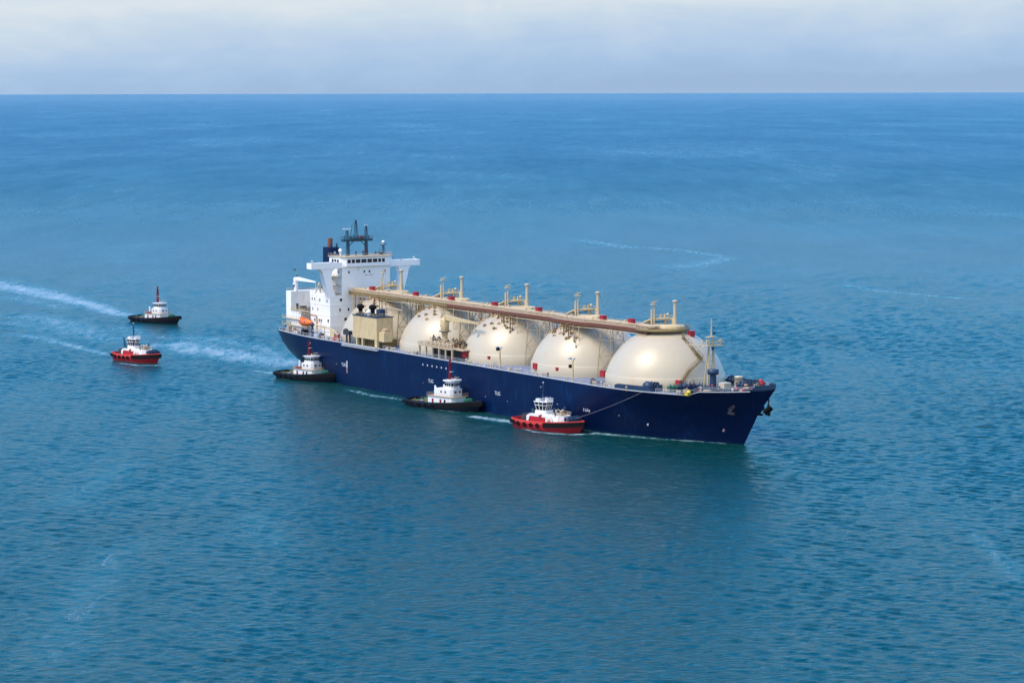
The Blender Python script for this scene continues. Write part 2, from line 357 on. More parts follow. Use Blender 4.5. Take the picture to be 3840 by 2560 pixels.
# thin drifting foam lines and slicks scattered over the open water
rg = noise_n(t, mapping(t, pos, (0.020, 0.0085, 0), (0, 0, R(-62))), 1.0, 7, 0.62, 1.6)
rg = mth(t, 'POWER', mth(t, 'SUBTRACT', 1.0, mth(t, 'MULTIPLY', mth(t, 'ABSOLUTE', mth(t, 'SUBTRACT', rg, 0.5)), 9.0), clamp=True), 2.0)
rp = mth(t, 'MULTIPLY', mth(t, 'SUBTRACT', noise_n(t, mapping(t, pos, (0.0055, 0.0028, 0), (0, 0, R(25))), 1.0, 2, 0.5), 0.50), 4.0, clamp=True)
att = mth(t, 'MAXIMUM', att0, mth(t, 'MULTIPLY', mth(t, 'MULTIPLY', rg, rp), 0.17))
fn = noise_n(t, mapping(t, pos, (0.22, 0.055, 0), (0, 0, R(-28))), 1.0, 6, 0.7, 0.8)
fn2 = noise_n(t, mapping(t, pos, (0.9, 0.7, 0)), 1.0, 5, 0.65)
fsum = mth(t, 'ADD', mth(t, 'MULTIPLY', fn, 0.65), mth(t, 'MULTIPLY', fn2, 0.35))
fm = mth(t, 'MULTIPLY', mth(t, 'SUBTRACT', mth(t, 'ADD', att, mth(t, 'MULTIPLY', mth(t, 'SUBTRACT', fsum, 0.5), 2.8)), 0.25), 1.25, clamp=True)
fm = mth(t, 'MULTIPLY', fm, mth(t, 'MULTIPLY', att, 3.0, clamp=True))
# water body: plankton green blue, paler where churned
deep = nd(t, 'ShaderNodeMix', data_type='RGBA'); sy0 = nd(t, 'ShaderNodeSeparateXYZ'); lk(t, pos, sy0.inputs[0])
lk(t, mth(t, 'MULTIPLY', mth(t, 'SUBTRACT', sy0.outputs['Y'], 1100), 1/3500, clamp=True), deep.inputs[0])
deep.inputs[6].default_value = (0.0003, 0.037, 0.039, 1); deep.inputs[7].default_value = (0.0003, 0.027, 0.060, 1)   # inshore green, offshore blue
bodyc = nd(t, 'ShaderNodeMix', data_type='RGBA')
lk(t, mth(t, 'MULTIPLY', att, 0.9, clamp=True), bodyc.inputs[0])
lk(t, deep.outputs[2], bodyc.inputs[6]); bodyc.inputs[7].default_value = (0.03, 0.20, 0.27, 1)
fc = nd(t, 'ShaderNodeMix', data_type='RGBA'); lk(t, fm, fc.inputs[0]); lk(t, bodyc.outputs[2], fc.inputs[6]); fc.inputs[7].default_value = (0.42, 0.52, 0.60, 1)
lk(t, fc.outputs[2], b.inputs['Base Color'])
b.inputs['IOR'].default_value = 1.333
sy_ = nd(t, 'ShaderNodeSeparateXYZ'); lk(t, pos, sy_.inputs[0])
off_ = mth(t, 'MULTIPLY', mth(t, 'SUBTRACT', sy_.outputs['Y'], 1250), 1/1700, clamp=True)     # fresher wind on the open sea: more small chop
strk = mth(t, 'ADD', noise_n(t, mapping(t, pos, (0.045, 0.0050, 0), (0, 0, R(6))), 1.0, 6, 0.72, 0.4), noise_n(t, mapping(t, pos, (0.0032, 0.0009, 0), (0, 0, R(-20))), 1.0, 4, 0.6, 0.5))
strk = mth(t, 'MULTIPLY', mth(t, 'SUBTRACT', strk, 1.0), 0.17)      # wind streaks and slicks
lk(t, mth(t, 'ADD', mth(t, 'MULTIPLY_ADD', fm, 0.4, 0.21), mth(t, 'MULTIPLY', off_, mth(t, 'ADD', 0.095, strk))), b.inputs['Roughness'])
lk(t, bp.outputs[0], b.inputs['Normal'])
me.materials.append(m)

# ------------------------------------------------------------------ the gas carrier
PSI = R(57.30)
SHIP_LOC = Vector((-76.17, 1000.5, 0)); EX = Vector((math.cos(PSI), -math.sin(PSI), 0)); EY = Vector((math.sin(PSI), math.cos(PSI), 0))
def s2w(x, y, z=0): return SHIP_LOC + EX*x + EY*y + Vector((0, 0, z))
ship = thing('gas_carrier', 'long navy blue tanker ship with five cream spherical tanks and a white bridge house', 'ship', SHIP_LOC, -PSI)
LOA = 285.5; HB = 23.0
def lerp_tab(tab, x):
    xs, ys = zip(*tab); return float(np.interp(x, xs, ys))
def deck_z(X):
    return lerp_tab([(0, 15.5), (60, 15.5), (180, 15.15), (255, 15.0), (261, 15.0), (264.5, 16.3), (272, 16.7), (279, 17.2), (283, 17.7), (LOA, 18.3)], X)
XS = [(-4, 22), (0, 12), (2.5, 8.5), (5, 7), (7.4, 5.5), (11, 3), (15.5, 1.5), (19, 1.2)]
TW = [(-4, 0.5), (0, 5), (2.5, 10.5), (5, 13), (7.4, 14.8), (11, 16.4), (15.5, 17.6), (19, 17.8)]
XB = [(-4, 269.5), (0, 270.5), (1.4, 271.5), (9.8, 277.3), (11.8, 279), (14.4, 281.8), (18.3, 285.5), (19, 286)]
def half_breadth(X, z):
    xs, tw, xb = lerp_tab(XS, z), lerp_tab(TW, z), lerp_tab(XB, z)
    zz = max(0, min(1, z/17.0)); Lr = 58-14*zz
    a = tw+(HB-tw)*math.sin(PI/2*max(0, min(1, (X-xs)/Lr)))**0.9 if X > xs else tw
    Le = 70-12*zz**1.3; p = 1.5+0.7*zz**1.6
    s = max(0, min(1, (xb-X)/Le)); fwd = HB*(1-(1-s)**p)
    return max(0.0, min(a, fwd))
us = np.concatenate([np.linspace(0, .22, 30), np.linspace(.22, .74, 26)[1:], np.linspace(.74, .94, 26)[1:], np.linspace(.94, 1, 18)[1:]])
ROWS = 22
def hull_pt(u, v, side, inset=0.0):
    X0 = u*LOA; zt = deck_z(X0); z = -3+(zt+3)*v
    xs, xb = lerp_tab(XS, z), lerp_tab(XB, z); X = xs+(xb-xs)*u
    return (X, side*max(0, half_breadth(X, z)-inset), z)
hm = MB(); n = len(us)
for side in (-1, 1):
    vs = [hull_pt(u, v/ROWS, side) for v in range(ROWS+1) for u in us]
    hm.add(vs, [(j*n+i, j*n+i+1, (j+1)*n+i+1, (j+1)*n+i) for j in range(ROWS) for i in range(n-1)], True)
tr = [hull_pt(0, v/ROWS, s) for v in range(ROWS+1) for s in (-1, 1)]
hm.add(tr, [(2*v, 2*v+1, 2*v+3, 2*v+2) for v in range(ROWS)])
hull = hm.build('hull', M_HULL, ship)
# raised bulwark plate by the forward tank and round the bow
for side in (-1, 1):
    bw = MB()
    seg = [x for x in np.arange(234, 249.1, 1.5)]
    for a, c in zip(seg[:-1], seg[1:]):
        za, zc = deck_z(a), deck_z(c); ya, yc = half_breadth(a, za)-0.05, half_breadth(c, zc)-0.05
        h0 = 1.5*min(1, (a-233)/1.5)*min(1, (249.5-a)/3); h1 = 1.5*min(1, (c-233)/1.5)*min(1, (249.5-c)/3)
        bw.add([(a, side*ya, za-.1), (c, side*yc, zc-.1), (c, side*yc, zc+h1), (a, side*ya, za+h0), (a, side*(ya-.15), za-.1), (c, side*(yc-.15), zc-.1), (c, side*(yc-.15), zc+h1), (a, side*(ya-.15), za+h0)],
               [(0, 1, 2, 3), (7, 6, 5, 4), (3, 2, 6, 7)])
    bw.build('bulwark', M_NAVY, hull)
pk = MB()
seg = [279, 280.5, 282, 283.2, 284.2, 285.0, 285.45]
for side in (-1, 1):
    for a, c in zip(seg[:-1], seg[1:]):
        za, zc = deck_z(a), deck_z(c); ya, yc = half_breadth(a, za), half_breadth(c, zc)
        ha, hc = 1.5*min(1, (a-278.6)/2.5), 1.5*min(1, (c-278.6)/2.5)
        pk.add([(a, side*ya, za-.1), (c, side*yc, zc-.1), (c+.25, side*yc*1.03, zc+hc), (a+.25, side*ya*1.03, za+ha), (a, side*max(0, ya-.2), za-.1), (c-.1, side*max(0, yc-.2), zc-.1), (c+.1, side*max(0, yc-.2), zc+hc), (a+.1, side*max(0, ya-.2), za+ha)],
               [(0, 1, 2, 3), (7, 6, 5, 4), (3, 2, 6, 7)])
pk.build('bow_bulwark', M_NAVY, hull)
# main deck
dk = MB(); dx = [u*LOA for u in us[1:-1]]
rowsd = [[(x+.6 if k == 0 else x, y, deck_z(x)-0.45) for y in np.linspace(-half_breadth(x, deck_z(x)-.45)+.03, half_breadth(x, deck_z(x)-.45)-.03, 9)] for k, x in enumerate(dx) if half_breadth(x, deck_z(x)-.45) > 0.3 and x > 2.3]
dk.add([p for r in rowsd for p in r], [(j*9+i, j*9+i+1, (j+1)*9+i+1, (j+1)*9+i) for j in range(len(rowsd)-1) for i in range(8)])
dk.build('deck', M_DECK, ship)
for side in (-1, 1):
    gt = MB()
    xsn = np.arange(3, 281, 2.0)
    for a, c in zip(xsn[:-1], xsn[1:]):
        za, zc = deck_z(a), deck_z(c); ya, yc = half_breadth(a, za), half_breadth(c, zc)
        gt.add([(a, side*(ya+.04), za), (c, side*(yc+.04), zc), (c, side*(yc-.35), zc+.02), (a, side*(ya-.35), za+.02), (a, side*(ya+.04), za-.28), (c, side*(yc+.04), zc-.28)], [(0, 1, 2, 3), (4, 5, 1, 0)])
    gt.build('gunwale', M_RAIL, ship)
def edge(x, side=-1, ins=0.25): z = deck_z(x); return (x, side*(half_breadth(x, z)-ins), z)
for side in (-1, 1):
    for xs_ in (list(np.arange(4, 64, 6))+[64], list(np.arange(92, 234, 7))+[234], list(np.arange(250, 281, 3))):
        r_ = MB(); r_.rail([edge(x, side) for x in xs_], 1.15, 0.055, 3); r_.build('railing', M_RAIL, ship)
r_ = MB(); r_.rail([(1.9, y, 15.5) for y in np.linspace(-17.2, 17.2, 6)], 1.2, .055, 3); r_.build('stern_railing', M_RAIL, ship)

# markings on the side
def on_side(X, z, off=0.06, side=-1):
    return (X, side*(half_breadth(X, z)+off), z)
RX = Matrix.Rotation(PI/2, 4, 'X')
for X, z in ((63.7, 7.4), (125.2, 7.1), (168.0, 7.0), (218.5, 6.7)):
    y = -(half_breadth(X, z)+0.07)
    dydx = (half_breadth(X+2, z)-half_breadth(X-2, z))/4
    Mx = Matrix.Translation((X, y, z-.55)) @ Matrix.Rotation(-math.atan(dydx), 4, 'Z') @ RX
    text_part('TUG', 1.7, Mx, M_LETTER, 'tug_lettering', hull)
mk = MB(); mk.box(65.6, 66.4, -23.1, -22.9, 6.6, 9.0); mk.build('load_mark', M_LETTER, hull)
mk = MB(); mk.box(65.7, 66.3, -23.08, -22.9, 4.6, 6.58); mk.build('draught_mark', M_STAIN, hull)
for k in range(6):
    mk = MB(); x = 119.9+k*3.08; mk.lathe([(0.0, 0), (.36, 0), (.36, .1), (0, .1)], M=Matrix.Translation((x, -22.98, 12.3)) @ Matrix.Rotation(PI/2, 4, 'X'), n=12); mk.build('side_scupper', M_LETTER, hull)
for X, z, r in ((203.5, 7.0, .3), (231.5, 6.0, .28), (58, 7.2, .25), (120, 6.0, .2), (160.5, 5.2, .25), (174, 5.0, .2), (241, 4.0, .7)):
    mk = MB(); x, y, z = on_side(X, z, 0.0); mk.ball((x, y, z), r*.75, .1, r*.75, 10); mk.build('tug_push_mark', M_LETTER, hull)
for X, z, h_, w in ((265.5, 4.1, .9, .9),):
    mk = MB(); x, y, z = on_side(X, z, 0.05); mk.box(x-w/2, x+w/2, y-.06, y+.2, z-h_/2, z+h_/2); mk.build('bulb_mark', M_STAIN, hull)
# anchors
def anchor(parent, X, z, side, hang=0.0):
    x, y, z = on_side(X, z, .35, side)
    a = MB(); a.tube((x, y, z+1.6), (x-.2, y+side*.25, z-1.3), .32)
    for dx_ in (-1.5, 1.5):
        a.tube((x-.2, y+side*.25, z-1.3), (x+dx_, y+side*.45, z+.7), .3, .16)
        a.ball((x+dx_, y+side*.45, z+.7), .5, .25, .6, 8)
    a.box(x-1.6, x+1.3, y+side*.1-.3, y+side*.1+.4, z-1.75, z-1.15)
    return a.build('anchor', M_DARK if side < 0 else M_BLACK, parent)
anchor(ship, 271.0, 11.2, -1); anchor(ship, 273.5, 10.6, 1)
pa = MB()   # port anchor swung out past the stem on its bolster
pa.box(-.45, .45, -.95, .95, -1.5, 1.3, Matrix.Translation((280.8, .9, 11.4)) @ Matrix.Rotation(R(35), 4, 'Y') @ Matrix.Rotation(R(-35), 4, 'X'))
pa.tube((280.7, .9, 12.4), (281.6, .6, 14.6), .22)
pa.ball((281.1, 1.0, 10.2), .6, .5, .6, 8)
pa.build('anchor', M_BLACK, ship)

# ---------------- tanks
TX = [59.2+42.72*i for i in range(5)]; TR, TZ, TH = 19.5, 12.3, 20.0
def on_tank(i, az, z, off=0.0):   # az from +X (bow) toward +Y (port), degrees
    r = TR*math.sqrt(max(0, 1-((z-TZ)/TH)**2))+off
    return Vector((TX[i]+r*math.cos(R(az)), r*math.sin(R(az)), z))
tank_objs = []
for i in range(5):
    tk = MB(); zs = [18.2+(TZ+TH-18.2)*math.sin(PI/2*k/22) for k in range(23)]
    tk.lathe([(TR*math.sqrt(max(0, 1-((z-TZ)/TH)**2)), z) for z in zs], (TX[i], 0, 0), 96)
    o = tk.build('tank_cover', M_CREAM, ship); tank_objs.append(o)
    sk = MB(); rr = TR*math.sqrt(1-((18.2-TZ)/TH)**2)
    sk.lathe([(rr+.28, 14.2), (rr+.28, 15.4), (rr+.20, 18.0), (rr+.02, 18.2), (rr-.3, 18.22)], (TX[i], 0, 0), 96); sk.build('tank_skirt', M_CREAM, o)
    # lifting lugs / hatches scattered near the top on the starboard side
    for az, z in ((-128, 27.6), (-113, 28.5), (-96, 27.2), (-84, 28.0), (-70, 26.6), (-62, 28.2), (-48, 27.0), (-104, 30.0), (-75, 30.2)):
        if i == 4: continue
        p = on_tank(i, az+4*math.sin(i*5+az), z); nrm = Vector((p.x-TX[i], p.y, (p.z-TZ)*.95)).normalized()
        hb = MB(); q = nrm.to_track_quat('Z', 'Y').to_matrix().to_4x4(); Mh = Matrix.Translation(p) @ q
        hb.lathe([(.55, -.2), (.55, .35), (.35, .5), (.0, .5)], M=Mh, n=10); hb.box(.5, 1.1, -.2, .2, -.1, .25, Mh)
        hb.build('hatch', M_OLIVE if (az+i) % 3 else M_TAN, o)
# red fire boxes on deck and tanks
def redbox(x, y, z, w=2.2, d=1.0, h_=1.8):
    b_ = MB(); b_.box(x-w/2, x+w/2, y-d/2, y+d/2, z, z+h_); b_.box(x-w/2-.1, x+w/2+.1, y-d/2-.1, y+d/2+.1, z+h_, z+h_+.15); b_.build('fire_hose_box', M_RED, ship)
redbox(141.5, -19.3, 16.6); redbox(184.2, -18.6, 16.2); redbox(214.8, -13.2, 16.2); redbox(248.9, -8.6, 16.0)
redbox(155.0, -18.2, 16.9, .9, .6, .9); redbox(197.6, -19.2, 16.9, .9, .6, .9)
p = on_tank(4, 30, 30.2); redbox(p.x+.2, p.y, p.z-.4, 1.4, 1.8, 1.7)

# ---------------- walkway over the tanks
def wy(X):     # centre line of the walkway: steps out to starboard round the fourth tank's dome
    return lerp_tab([(0, -6.6), (176, -6.6), (182, -8.4), (196, -9.0), (204, -6.9), (222, -6.2), (228, -7.2), (240, -7.2)], X)
WX = list(np.arange(39.0, 176, 6.0))+[176, 179, 182, 186, 190, 193, 196, 199, 202, 204, 208, 212, 216, 220, 223, 226, 229, 232]
WZ = 32.4
wk = MB()
for a, c in zip(WX[:-1], WX[1:]):
    ya, yc = wy(a), wy(c)
    wk.add([(a, ya-1.0, WZ), (c, yc-1.0, WZ), (c, yc+3.6, WZ), (a, ya+3.6, WZ), (a, ya-1.0, WZ-.25), (c, yc-1.0, WZ-.25), (c, yc+3.6, WZ-.25), (a, ya+3.6, WZ-.25)],
           [(0, 1, 2, 3), (7, 6, 5, 4), (0, 4, 5, 1), (3, 2, 6, 7)])
walk = wk.build('walkway', M_PALE, ship)
gd = MB()
for a, c in zip(WX[:-1], WX[1:]):
    ya, yc = wy(a)-1.1, wy(c)-1.1
    if a < 120:
        gd.add([(a, ya, WZ-.26), (c, yc, WZ-.26), (c, yc, WZ-1.5), (a, ya, WZ-1.5), (a, ya+.3, WZ-.26), (c, yc+.3, WZ-.26), (c, yc+.3, WZ-1.5), (a, ya+.3, WZ-1.5)], [(0, 3, 2, 1), (4, 5, 6, 7), (3, 7, 6, 2)])
    else:
        gd.tube((a, ya, WZ-1.4), (c, yc, WZ-1.4), .16, n=6); gd.tube((a, ya, WZ-1.4), (c, yc, WZ-.3), .09, n=4); gd.tube((a, ya, WZ-.3), (a, ya, WZ-1.4), .1, n=4)
gd.build('girder', M_OLIVE, walk)
pp = MB()
for off, dz_, r in ((-1.30, -.55, .34), (-1.25, -1.15, .30), (.1, -.75, .3), (-1.05, -1.65, .2)):
    pp.path([(x, wy(x)+off, WZ+dz_) for x in WX if x > 105], r, 8)
pp.build('pipe_run', M_RUST, walk, label='rust red pipes under the forward half of the walkway')
pp = MB()
for off, dz_, r in ((2.2, .55, .36), (3.1, .5, .3), (1.2, .35, .2), (.4, .5, .26)):
    pp.path([(x, wy(x)+off, WZ+dz_) for x in WX], r, 8)
for x in np.arange(44, 230, 7.3): pp.box(x-.15, x+.15, wy(x)+.1, wy(x)+3.5, WZ, WZ+.28)
for x in np.arange(50, 228, 13.7): pp.tube((x, wy(x)+.4, WZ+.5), (x, wy(x)+.4, WZ+1.5), .22); pp.box(x-.5, x+.5, wy(x)+2.0, wy(x)+2.8, WZ+.5, WZ+1.5)
pp.build('pipe_run', M_PALE, walk)
for s_, lb in ((-1.25, 'railing'), (3.55, 'railing')):
    rl = MB(); rl.rail([(x, wy(x)+s_, WZ) for x in WX], 1.15, .045, 2.4, 3); rl.build(lb, M_PALE, walk)
lw = MB(); lw.path([(x, wy(x)-1.6, WZ-1.95) for x in WX], .10, 5)
lw.build('lower_pipe', M_CREAM2, walk)
for x in (44, 62, 80.5, 88, 98, 116, 126, 141, 157, 171, 186, 197): # hangers and standpipes
    hg = MB(); yy = wy(x)-1.6; z0 = WZ-1.5
    j = min(range(5), key=lambda k: abs(TX[k]-x)); q = 1-((x-TX[j])**2+yy*yy)/TR**2
    zt = TZ+TH*math.sqrt(q) if q > 0 else 20
    hg.tube((x, yy, z0), (x, yy, max(zt-.2, z0-7)), .12, n=5); hg.build('hanger', M_CREAM2, walk)
for X0, c_, m_ in ((80.6, 22.5, M_OLIVE), (123.3, 22.5, M_OLIVE), (166.0, 22.5, M_TAN), (208.7, 22.5, M_TAN)):   # trestles between the tanks
    tr_ = MB(); yy = wy(X0)
    for xo in (-2.6, 2.6):
        for yo in (-1.1, 3.2):
            tr_.tube((X0+xo*1.5, yy+yo*1.6, 14.9), (X0+xo, yy+yo, WZ-.3), .13, n=6)
        for z0, z1 in ((16, 21.5), (21.5, 27), (27, 31.6)):
            tr_.tube((X0+xo*1.4, yy-1.5, z0), (X0+xo*1.15, yy+3.5, z1), .065, n=5); tr_.tube((X0+xo*1.4, yy+3.5, z0), (X0+xo*1.15, yy-1.5, z1), .065, n=5)
            tr_.tube((X0+xo*1.2, yy-1.4, z1), (X0+xo*1.2, yy+3.6, z1), .065, n=5)
    for yo in (-1.2, 3.4):
        for z0, z1 in ((16, 21.5), (21.5, 27), (27, 31.6)):
            tr_.tube((X0-3.6, yy+yo, z0), (X0+3.0, yy+yo, z1), .065, n=5); tr_.tube((X0+3.6, yy+yo, z0), (X0-3.0, yy+yo, z1), .065, n=5)
            tr_.tube((X0-3.1, yy+yo, z1), (X0+3.1, yy+yo, z1), .065, n=5)
    # fan of struts and cable trays either side
    for k in range(-5, 6):
        if k: tr_.tube((X0+k*2.3, yy-1, WZ-1.4), (X0+k*1.5, yy-1.0, 26.5-abs(k)*.2), .05, n=4)
    for k in range(-4, 5): tr_.tube((X0+k*2.6, yy-1.1, WZ-1.3), (X0+k*2.6+1.8, yy-1.1, 28.2), .05, n=4); tr_.tube((X0+k*2.6+1.8, yy-1.1, WZ-1.3), (X0+k*2.6, yy-1.1, 28.2), .05, n=4)
    tr_.build('trestle', m_, ship)
for x in (54, 85.5, 110.2, 138.5, 166, 204, 219): redbox(x, wy(x)+1.2, WZ+.1, 1.8, 1.6, 1.9)
# rusty clutter of valves below the walkway over each tank top
for i in range(4):
    rng = random.Random(i+3)
    for k in range(30):
        x = TX[i]+rng.uniform(-12, 11); yy = wy(x)-rng.uniform(1.0, 3.6); q = 1-((x-TX[i])**2+yy*yy)/TR**2; z = TZ+TH*math.sqrt(max(q, 0))
        if z > WZ-1.6: continue
        vl = MB(); vl.tube((x, yy, z-.3), (x+rng.uniform(-.6, .6), yy, WZ-1.2), rng.uniform(.07, .15), n=5); vl.ball((x, yy, z+.2), rng.uniform(.2, .5), n=8)
        vl.build('valve', (M_RUST, M_OLIVE, M_TAN, M_OLIVE)[k % 4] if i else (M_RUSTO, M_OLIVE, M_TAN)[k % 3], tank_objs[i])

# ---------------- vent masts and gantry frames on the domes
for i in range(5):
    tx = TX[i]; yk = 4.8
    dm = MB(); dm.lathe([(5.0, 31.2), (5.0, 32.6), (4.6, 33.0), (0, 33.1)], (tx, 1.5, 0), 28)
    dm.build('tank_dome_hatch', M_CREAM2, tank_objs[i])
    vm = MB(); vm.tube((tx-1.5, yk, 31.5), (tx-1.5, yk, 40.1), .58, .52, 14); vm.lathe([(.52, 39.9), (.85, 40.0), (.85, 40.5), (.3, 40.6), (0, 40.6)], (tx-1.5, yk, 0), 14)
    vm.lathe([(.75, 31.4), (.75, 31.8), (.6, 31.9)], (tx-1.5, yk, 0), 14); vm.build('vent_mast', M_CREAM, ship)
    tm = MB(); X_, Y_ = tx-5.5, -1.4
    tm.tube((X_, Y_, 31.8), (X_, Y_, 37.6), .36, .30, 10); tm.tube((X_+.7, Y_+.5, 32), (X_+.7, Y_+.5, 40.3), .20, .16, 8); tm.box(X_-.2, X_+1.4, Y_-.5, Y_+1.3, 39.2, 39.35)
    tm.tube((X_+.7, Y_-.7, 39.9), (X_+.7, Y_+1.7, 40.2), .1); tm.tube((X_-.4, Y_+.5, 39.6), (X_+1.6, Y_+.5, 40.4), .09)
    for k in range(9): tm.tube((X_, Y_, 33+k*.8), (X_+.7, Y_+.5, 33+k*.8), .05, n=4)
    tm.build('pipe_mast', M_CREAM2, ship)
    gf = MB(); A_, B_ = Vector((X_-.3, Y_-.2, 0)), Vector((tx-1.9, yk, 0))
    for k in range(2):
        o_ = Vector((0, 1.1*k, 0))
        gf.tube(A_+o_+Vector((0, 0, 34.6)), B_+o_+Vector((0, 0, 34.6)), .32, n=6)
        gf.tube(A_.lerp(B_, .62)+o_+Vector((0, 0, 31.8)), A_.lerp(B_, .62)+o_+Vector((0, 0, 34.6)), .3, n=6)
        gf.tube(A_.lerp(B_, .95)+o_+Vector((0, 0, 31.8)), A_.lerp(B_, .95)+o_+Vector((0, 0, 34.6)), .45, n=6)
        gf.tube(A_+o_+Vector((0, 0, 34.5)), A_+o_+Vector((-4.4, -1.2, 32.6)), .28, n=6)
    gf.box(tx-5.2, tx-2.2, 0.2, 4.4, 34.75, 34.95)
    gf.rail([(tx-5.4, 0, 34.9), (tx-2.2, 4.4, 34.9)], 1.0, .05, 1.2)
    gf.tube((tx-3.4, 2.2, 34.9), (tx-3.4, 2.2, 36.2), .3); gf.ball((tx-2.9, 3.0, 36.1), .45); gf.box(tx-4.6, tx-4.0, 1.0, 1.6, 34.9, 36.2)
    gf.build('gantry_frame', M_CREAM2, ship)
    gp = MB()
    for k in range(5): gp.tube((tx-9.5+k*.4, -3.0+k*.55, 32.9+k*.12), (tx-3.5, 1.0+k*.5, 33.9), .20, n=6)
    gp.box(tx-7.5, tx-5.5, -2.2, -.4, 32.4, 33.5)
    gp.build('sloping_pipes', M_DARK if i else M_OLIVE, ship)

dp = MB(); dp.lathe([(7.6, 31.35), (8.4, 31.5), (8.4, 32.15), (5.2, 32.2)], (TX[4]-.5, -.8, 0), 32)
for k in range(26): a_ = 2*PI*k/26; dp.tube((TX[4]-.5+8.3*math.cos(a_), -.8+8.3*math.sin(a_), 32.1), (TX[4]-.5+8.3*math.cos(a_), -.8+8.3*math.sin(a_), 33.2), .05, n=4)
for z in (32.7, 33.2): dp.torus((TX[4]-.5, -.8, z), 8.3, .05, 'Z', 40, 4)
dp.build('dome_platform', M_OLIVE, tank_objs[4])
# ---------------- stairs down the front of the forward tank
sp_ = [(233.2, 2.7, 32.2), (239.9, -0.3, 29.8), (245.4, 0.7, 25.4), (246.6, 1.7, 23.6), (248.1, -4.1, 20.4), (248.6, -7.2, 17.2), (249.4, -8.6, 15.4)]
st = MB()
for a, c in zip(sp_[:-1], sp_[1:]):
    a, c = Vector(a), Vector(c); w = Vector((.0, .55, 0)) if abs((c-a).y) < 2.5 else Vector((.55, 0, 0))
    for sg in (-1, 1):
        st.tube(a+w*sg, c+w*sg, .13, n=5); st.tube(a+w*sg+Vector((.3, 0, 1.1)), c+w*sg+Vector((.3, 0, 1.1)), .06, n=4)
        for k in range(5): p = a.lerp(c, k/4)+w*sg; st.tube(p, p+Vector((.3, 0, 1.1)), .05, n=4)
    for k in range(14): p = a.lerp(c, k/13); st.tube(p-w, p+w, .09, n=4)
st.build('stairway', M_OLIVE, ship)
st = MB()   # ladder on the third tank's aft shoulder
for k in range(5):
    p = on_tank(2, -162+k*6, 18.5+k*2.3, .6); p2 = on_tank(2, -162+(k+1)*6, 18.5+(k+1)*2.3, .6)
    st.tube(p, p2, .12); st.tube(p+Vector((0, -.8, 0)), p2+Vector((0, -.8, 0)), .12); st.box(p2.x-.8, p2.x+.8, p2.y-.9, p2.y+.4, p2.z-.08, p2.z+.06); st.rail([(p2.x-.8, p2.y-.9, p2.z), (p2.x+.8, p2.y-.9, p2.z)], 1, .05, 1)
st.build('stairway', M_TAN, ship)

# ---------------- bridge house and casings
def house(name, x0, x1, y0, y1, z0, z1, m=None, parent=None, bev=.08):
    b_ = MB(); b_.box(x0, x1, y0, y1, z0, z1); return b_.build(name, m or M_WHITE, parent or ship, bevel=bev)
acc = house('accommodation_block', 24.6, 40.0, -15.6, 15.6, 15.0, 30.7)
tow = house('bridge_tower', 31.0, 40.0, -10.3, 10.3, 30.7, 41.2)
whl = MB(); whl.prism([(30.5, -10.6), (39.2, -10.6), (41.0, -9.0), (41.0, 9.6), (39.2, 11.4), (30.5, 11.4)], 41.2, 44.6); whl = whl.build('wheelhouse', M_WHITE2, ship, bevel=.06)
rf = MB(); rf.prism([(30.0, -11.0), (39.4, -11.0), (41.4, -9.2), (41.4, 9.8), (39.4, 11.8), (30.0, 11.8)], 44.6, 44.85); rf.rail([(30.2, -10.8, 44.85), (39.2, -10.8, 44.85), (41.2, -9.1, 44.85), (41.2, 9.7, 44.85), (39.3, 11.6, 44.85), (30.2, 11.6, 44.85)], 1.0, .05, 2.2)
rf.build('roof_deck', M_PALE, whl)
def win(parent, c, nrm, w, h_, name='window'):
    b_ = MB()
    if nrm == 'x': b_.box(c[0]-.02, c[0]+.05, c[1]-w/2, c[1]+w/2, c[2]-h_/2, c[2]+h_/2)
    else: b_.box(c[0]-w/2, c[0]+w/2, c[1]-.05, c[1]+.02, c[2]-h_/2, c[2]+h_/2)
    o = b_.build(name, M_GLASS, parent)
    f_ = MB(); e = .10
    if nrm == 'x':
        for (a, bb, cc, d) in ((-w/2-e, w/2+e, h_/2, h_/2+e), (-w/2-e, w/2+e, -h_/2-e, -h_/2), (-w/2-e, -w/2, -h_/2, h_/2), (w/2, w/2+e, -h_/2, h_/2)): f_.box(c[0]-.02, c[0]+.09, c[1]+a, c[1]+bb, c[2]+cc, c[2]+d)
    else:
        for (a, bb, cc, d) in ((-w/2-e, w/2+e, h_/2, h_/2+e), (-w/2-e, w/2+e, -h_/2-e, -h_/2), (-w/2-e, -w/2, -h_/2, h_/2), (w/2, w/2+e, -h_/2, h_/2)): f_.box(c[0]+a, c[0]+bb, c[1]-.09, c[1]+.02, c[2]+cc, c[2]+d)
    if max(w, h_) > 1.6: return o
    f_.build('window_frame', M_WHITE2, parent); return o
yy = -8.8
for w in (1.7, 1.7, 2.2, 2.5, 2.2, 2.2, 1.5, 1.5):
    win(whl, (41.0, yy+w/2, 43.2), 'x', w-.28, 1.35); yy += w+.12
for x in (33.4, 35.4, 37.4): win(whl, (x, -10.6, 43.2), 'y', 1.5, 1.2)
for y in (-7.5, -.9, 1.3, 8.0): win(tow, (40.0, y, 39.1), 'x', .72, .8)
win(tow, (37.0, -10.3, 39.0), 'y', .6, .9)
for y, z, w in ((-11.0, 28.9, .8), (-2.6, 29.1, .6), (-1.2, 29.1, .6), (-11.4, 25.2, .55), (-7.8, 25.2, .6), (-4.1, 25.2, .6), (-9.0, 21.6, 1.1), (-6.8, 21.6, 1.1), (-4.6, 21.6, 1.1)):
    win(acc, (40.0, y, z), 'x', w*1.2, 1.1)
